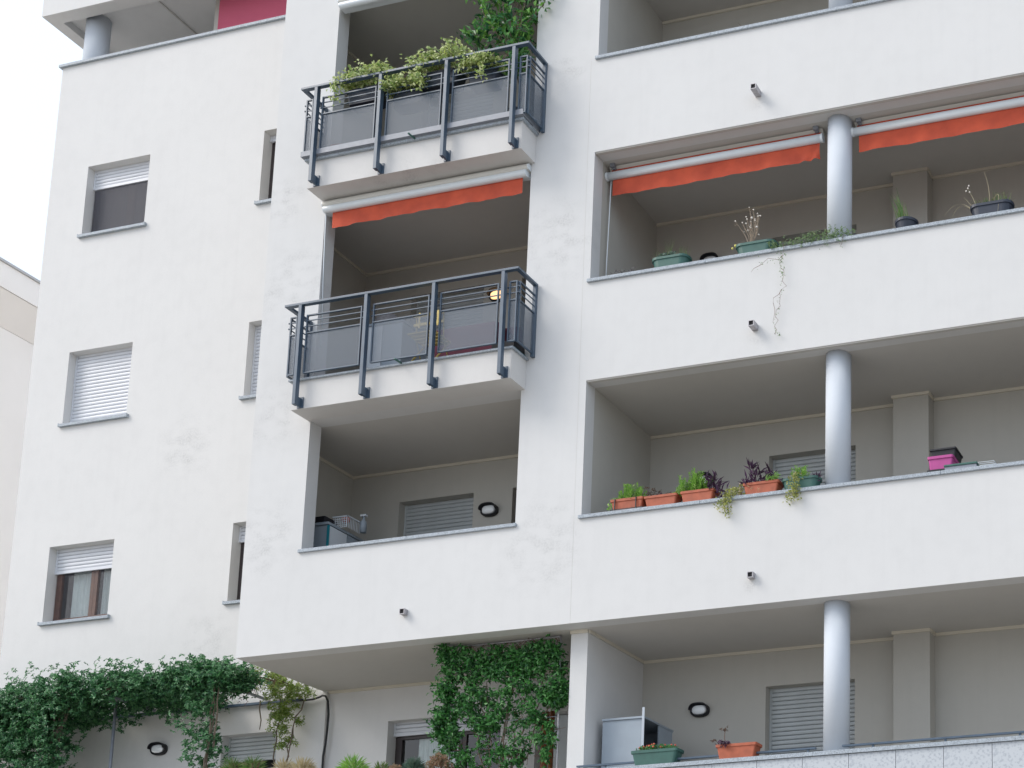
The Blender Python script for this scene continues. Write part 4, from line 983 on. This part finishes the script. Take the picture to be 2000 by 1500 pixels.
ivybox(-1.62, -1.22, 'dark planter with sparse variegated foliage next to the citrus tree', [(-1.3, .2)], 3, zt=7.06, high=.06)
o = thing('potted_plant', 'terracotta bowl on the floor at the left of the upper balcony', 'planter'); roundpot(o, -3.60, .0, ZU, .19, .26, M['terra'])
o = thing('citrus_tree', 'bushy citrus tree in a pot at the right end of the upper balcony', 'tree')
roundpot(o, -1.12, .12, ZU, .22, .36, M['navy'])
f = foliage(o, M['l_cit'], 'crown')
def cit(c, n=9, L=.115):
    for _ in range(n): leaf(f, c + rv(r, .045), rv(r) + Vector((0, -.2, -.05)), Vector((0, -.5, .9)) + rv(r, .4), L * r.uniform(.7, 1.15), L * .42, .3)
for _ in range(150):
    a = r.uniform(0, 6.3); q = math.sqrt(r.random()); z = r.uniform(7.30, 8.85); t = (z - 7.30) / 1.55; rad = .22 + .30 * math.sin(min(1, t * 1.35) * 1.7)
    cit(Vector((-1.30 + rad * q * math.cos(a), -.02 + rad * .55 * q * math.sin(a), z)))
for q in ((-.73, -.1, 8.14), (-.70, -.12, 8.19), (-.76, -.1, 8.08), (-.68, -.12, 8.30), (-.66, -.12, 8.36)): cit(Vector(q), 6)
cit(Vector((-1.85, -.05, 7.93)), 9); cit(Vector((-1.78, -.05, 7.86)), 9)
f.done()
sg = [((-1.12, .12, ZU + .3), (-1.17, .05, 7.45))] + [((-1.17 + r.gauss(0, .02), .05, 7.35 + r.uniform(0, .15)), (-1.30 + r.gauss(0, .28), r.gauss(0, .12), r.uniform(7.9, 8.7))) for _ in range(12)] + [((-1.0, -.05, 7.95), (-.74, -.1, 8.1)), ((-.74, -.1, 8.1), (-.67, -.12, 8.35))]
stems(o, r, sg, .011, M['bark'], 'trunk')
o = thing('cardboard_box', 'tan box against the wall behind the citrus tree', 'box'); MB().box(-1.2, -.9, .9, 1.2, ZU, ZU + .9).build('body', M['drytwig'], o)
o = thing('rack', 'pale storage unit behind the perforated sheets of the upper balcony', 'cabinet'); MB().box(-1.75, -1.25, .4, .75, ZU, ZU + .55).build('body', M['cab'], o); MB().box(-1.77, -1.23, .38, .77, ZU + .551, ZU + .58).build('top', M['cabw'], o)
# ghost-thin valve pipes sticking out below the railings
for z in (3, 6):
    o = thing('drain_pipe', 'thin dark overflow pipe under the %s balcony railing' % ('lower' if z == 3 else 'upper'), 'pipe', 'overflow pipes of the balconies')
    MB().tube([(-2.30, -.30, z + .385), (-2.30, -.47, z + .375)], .012, 8).build('tube', M['greenp'], o, smooth=True)
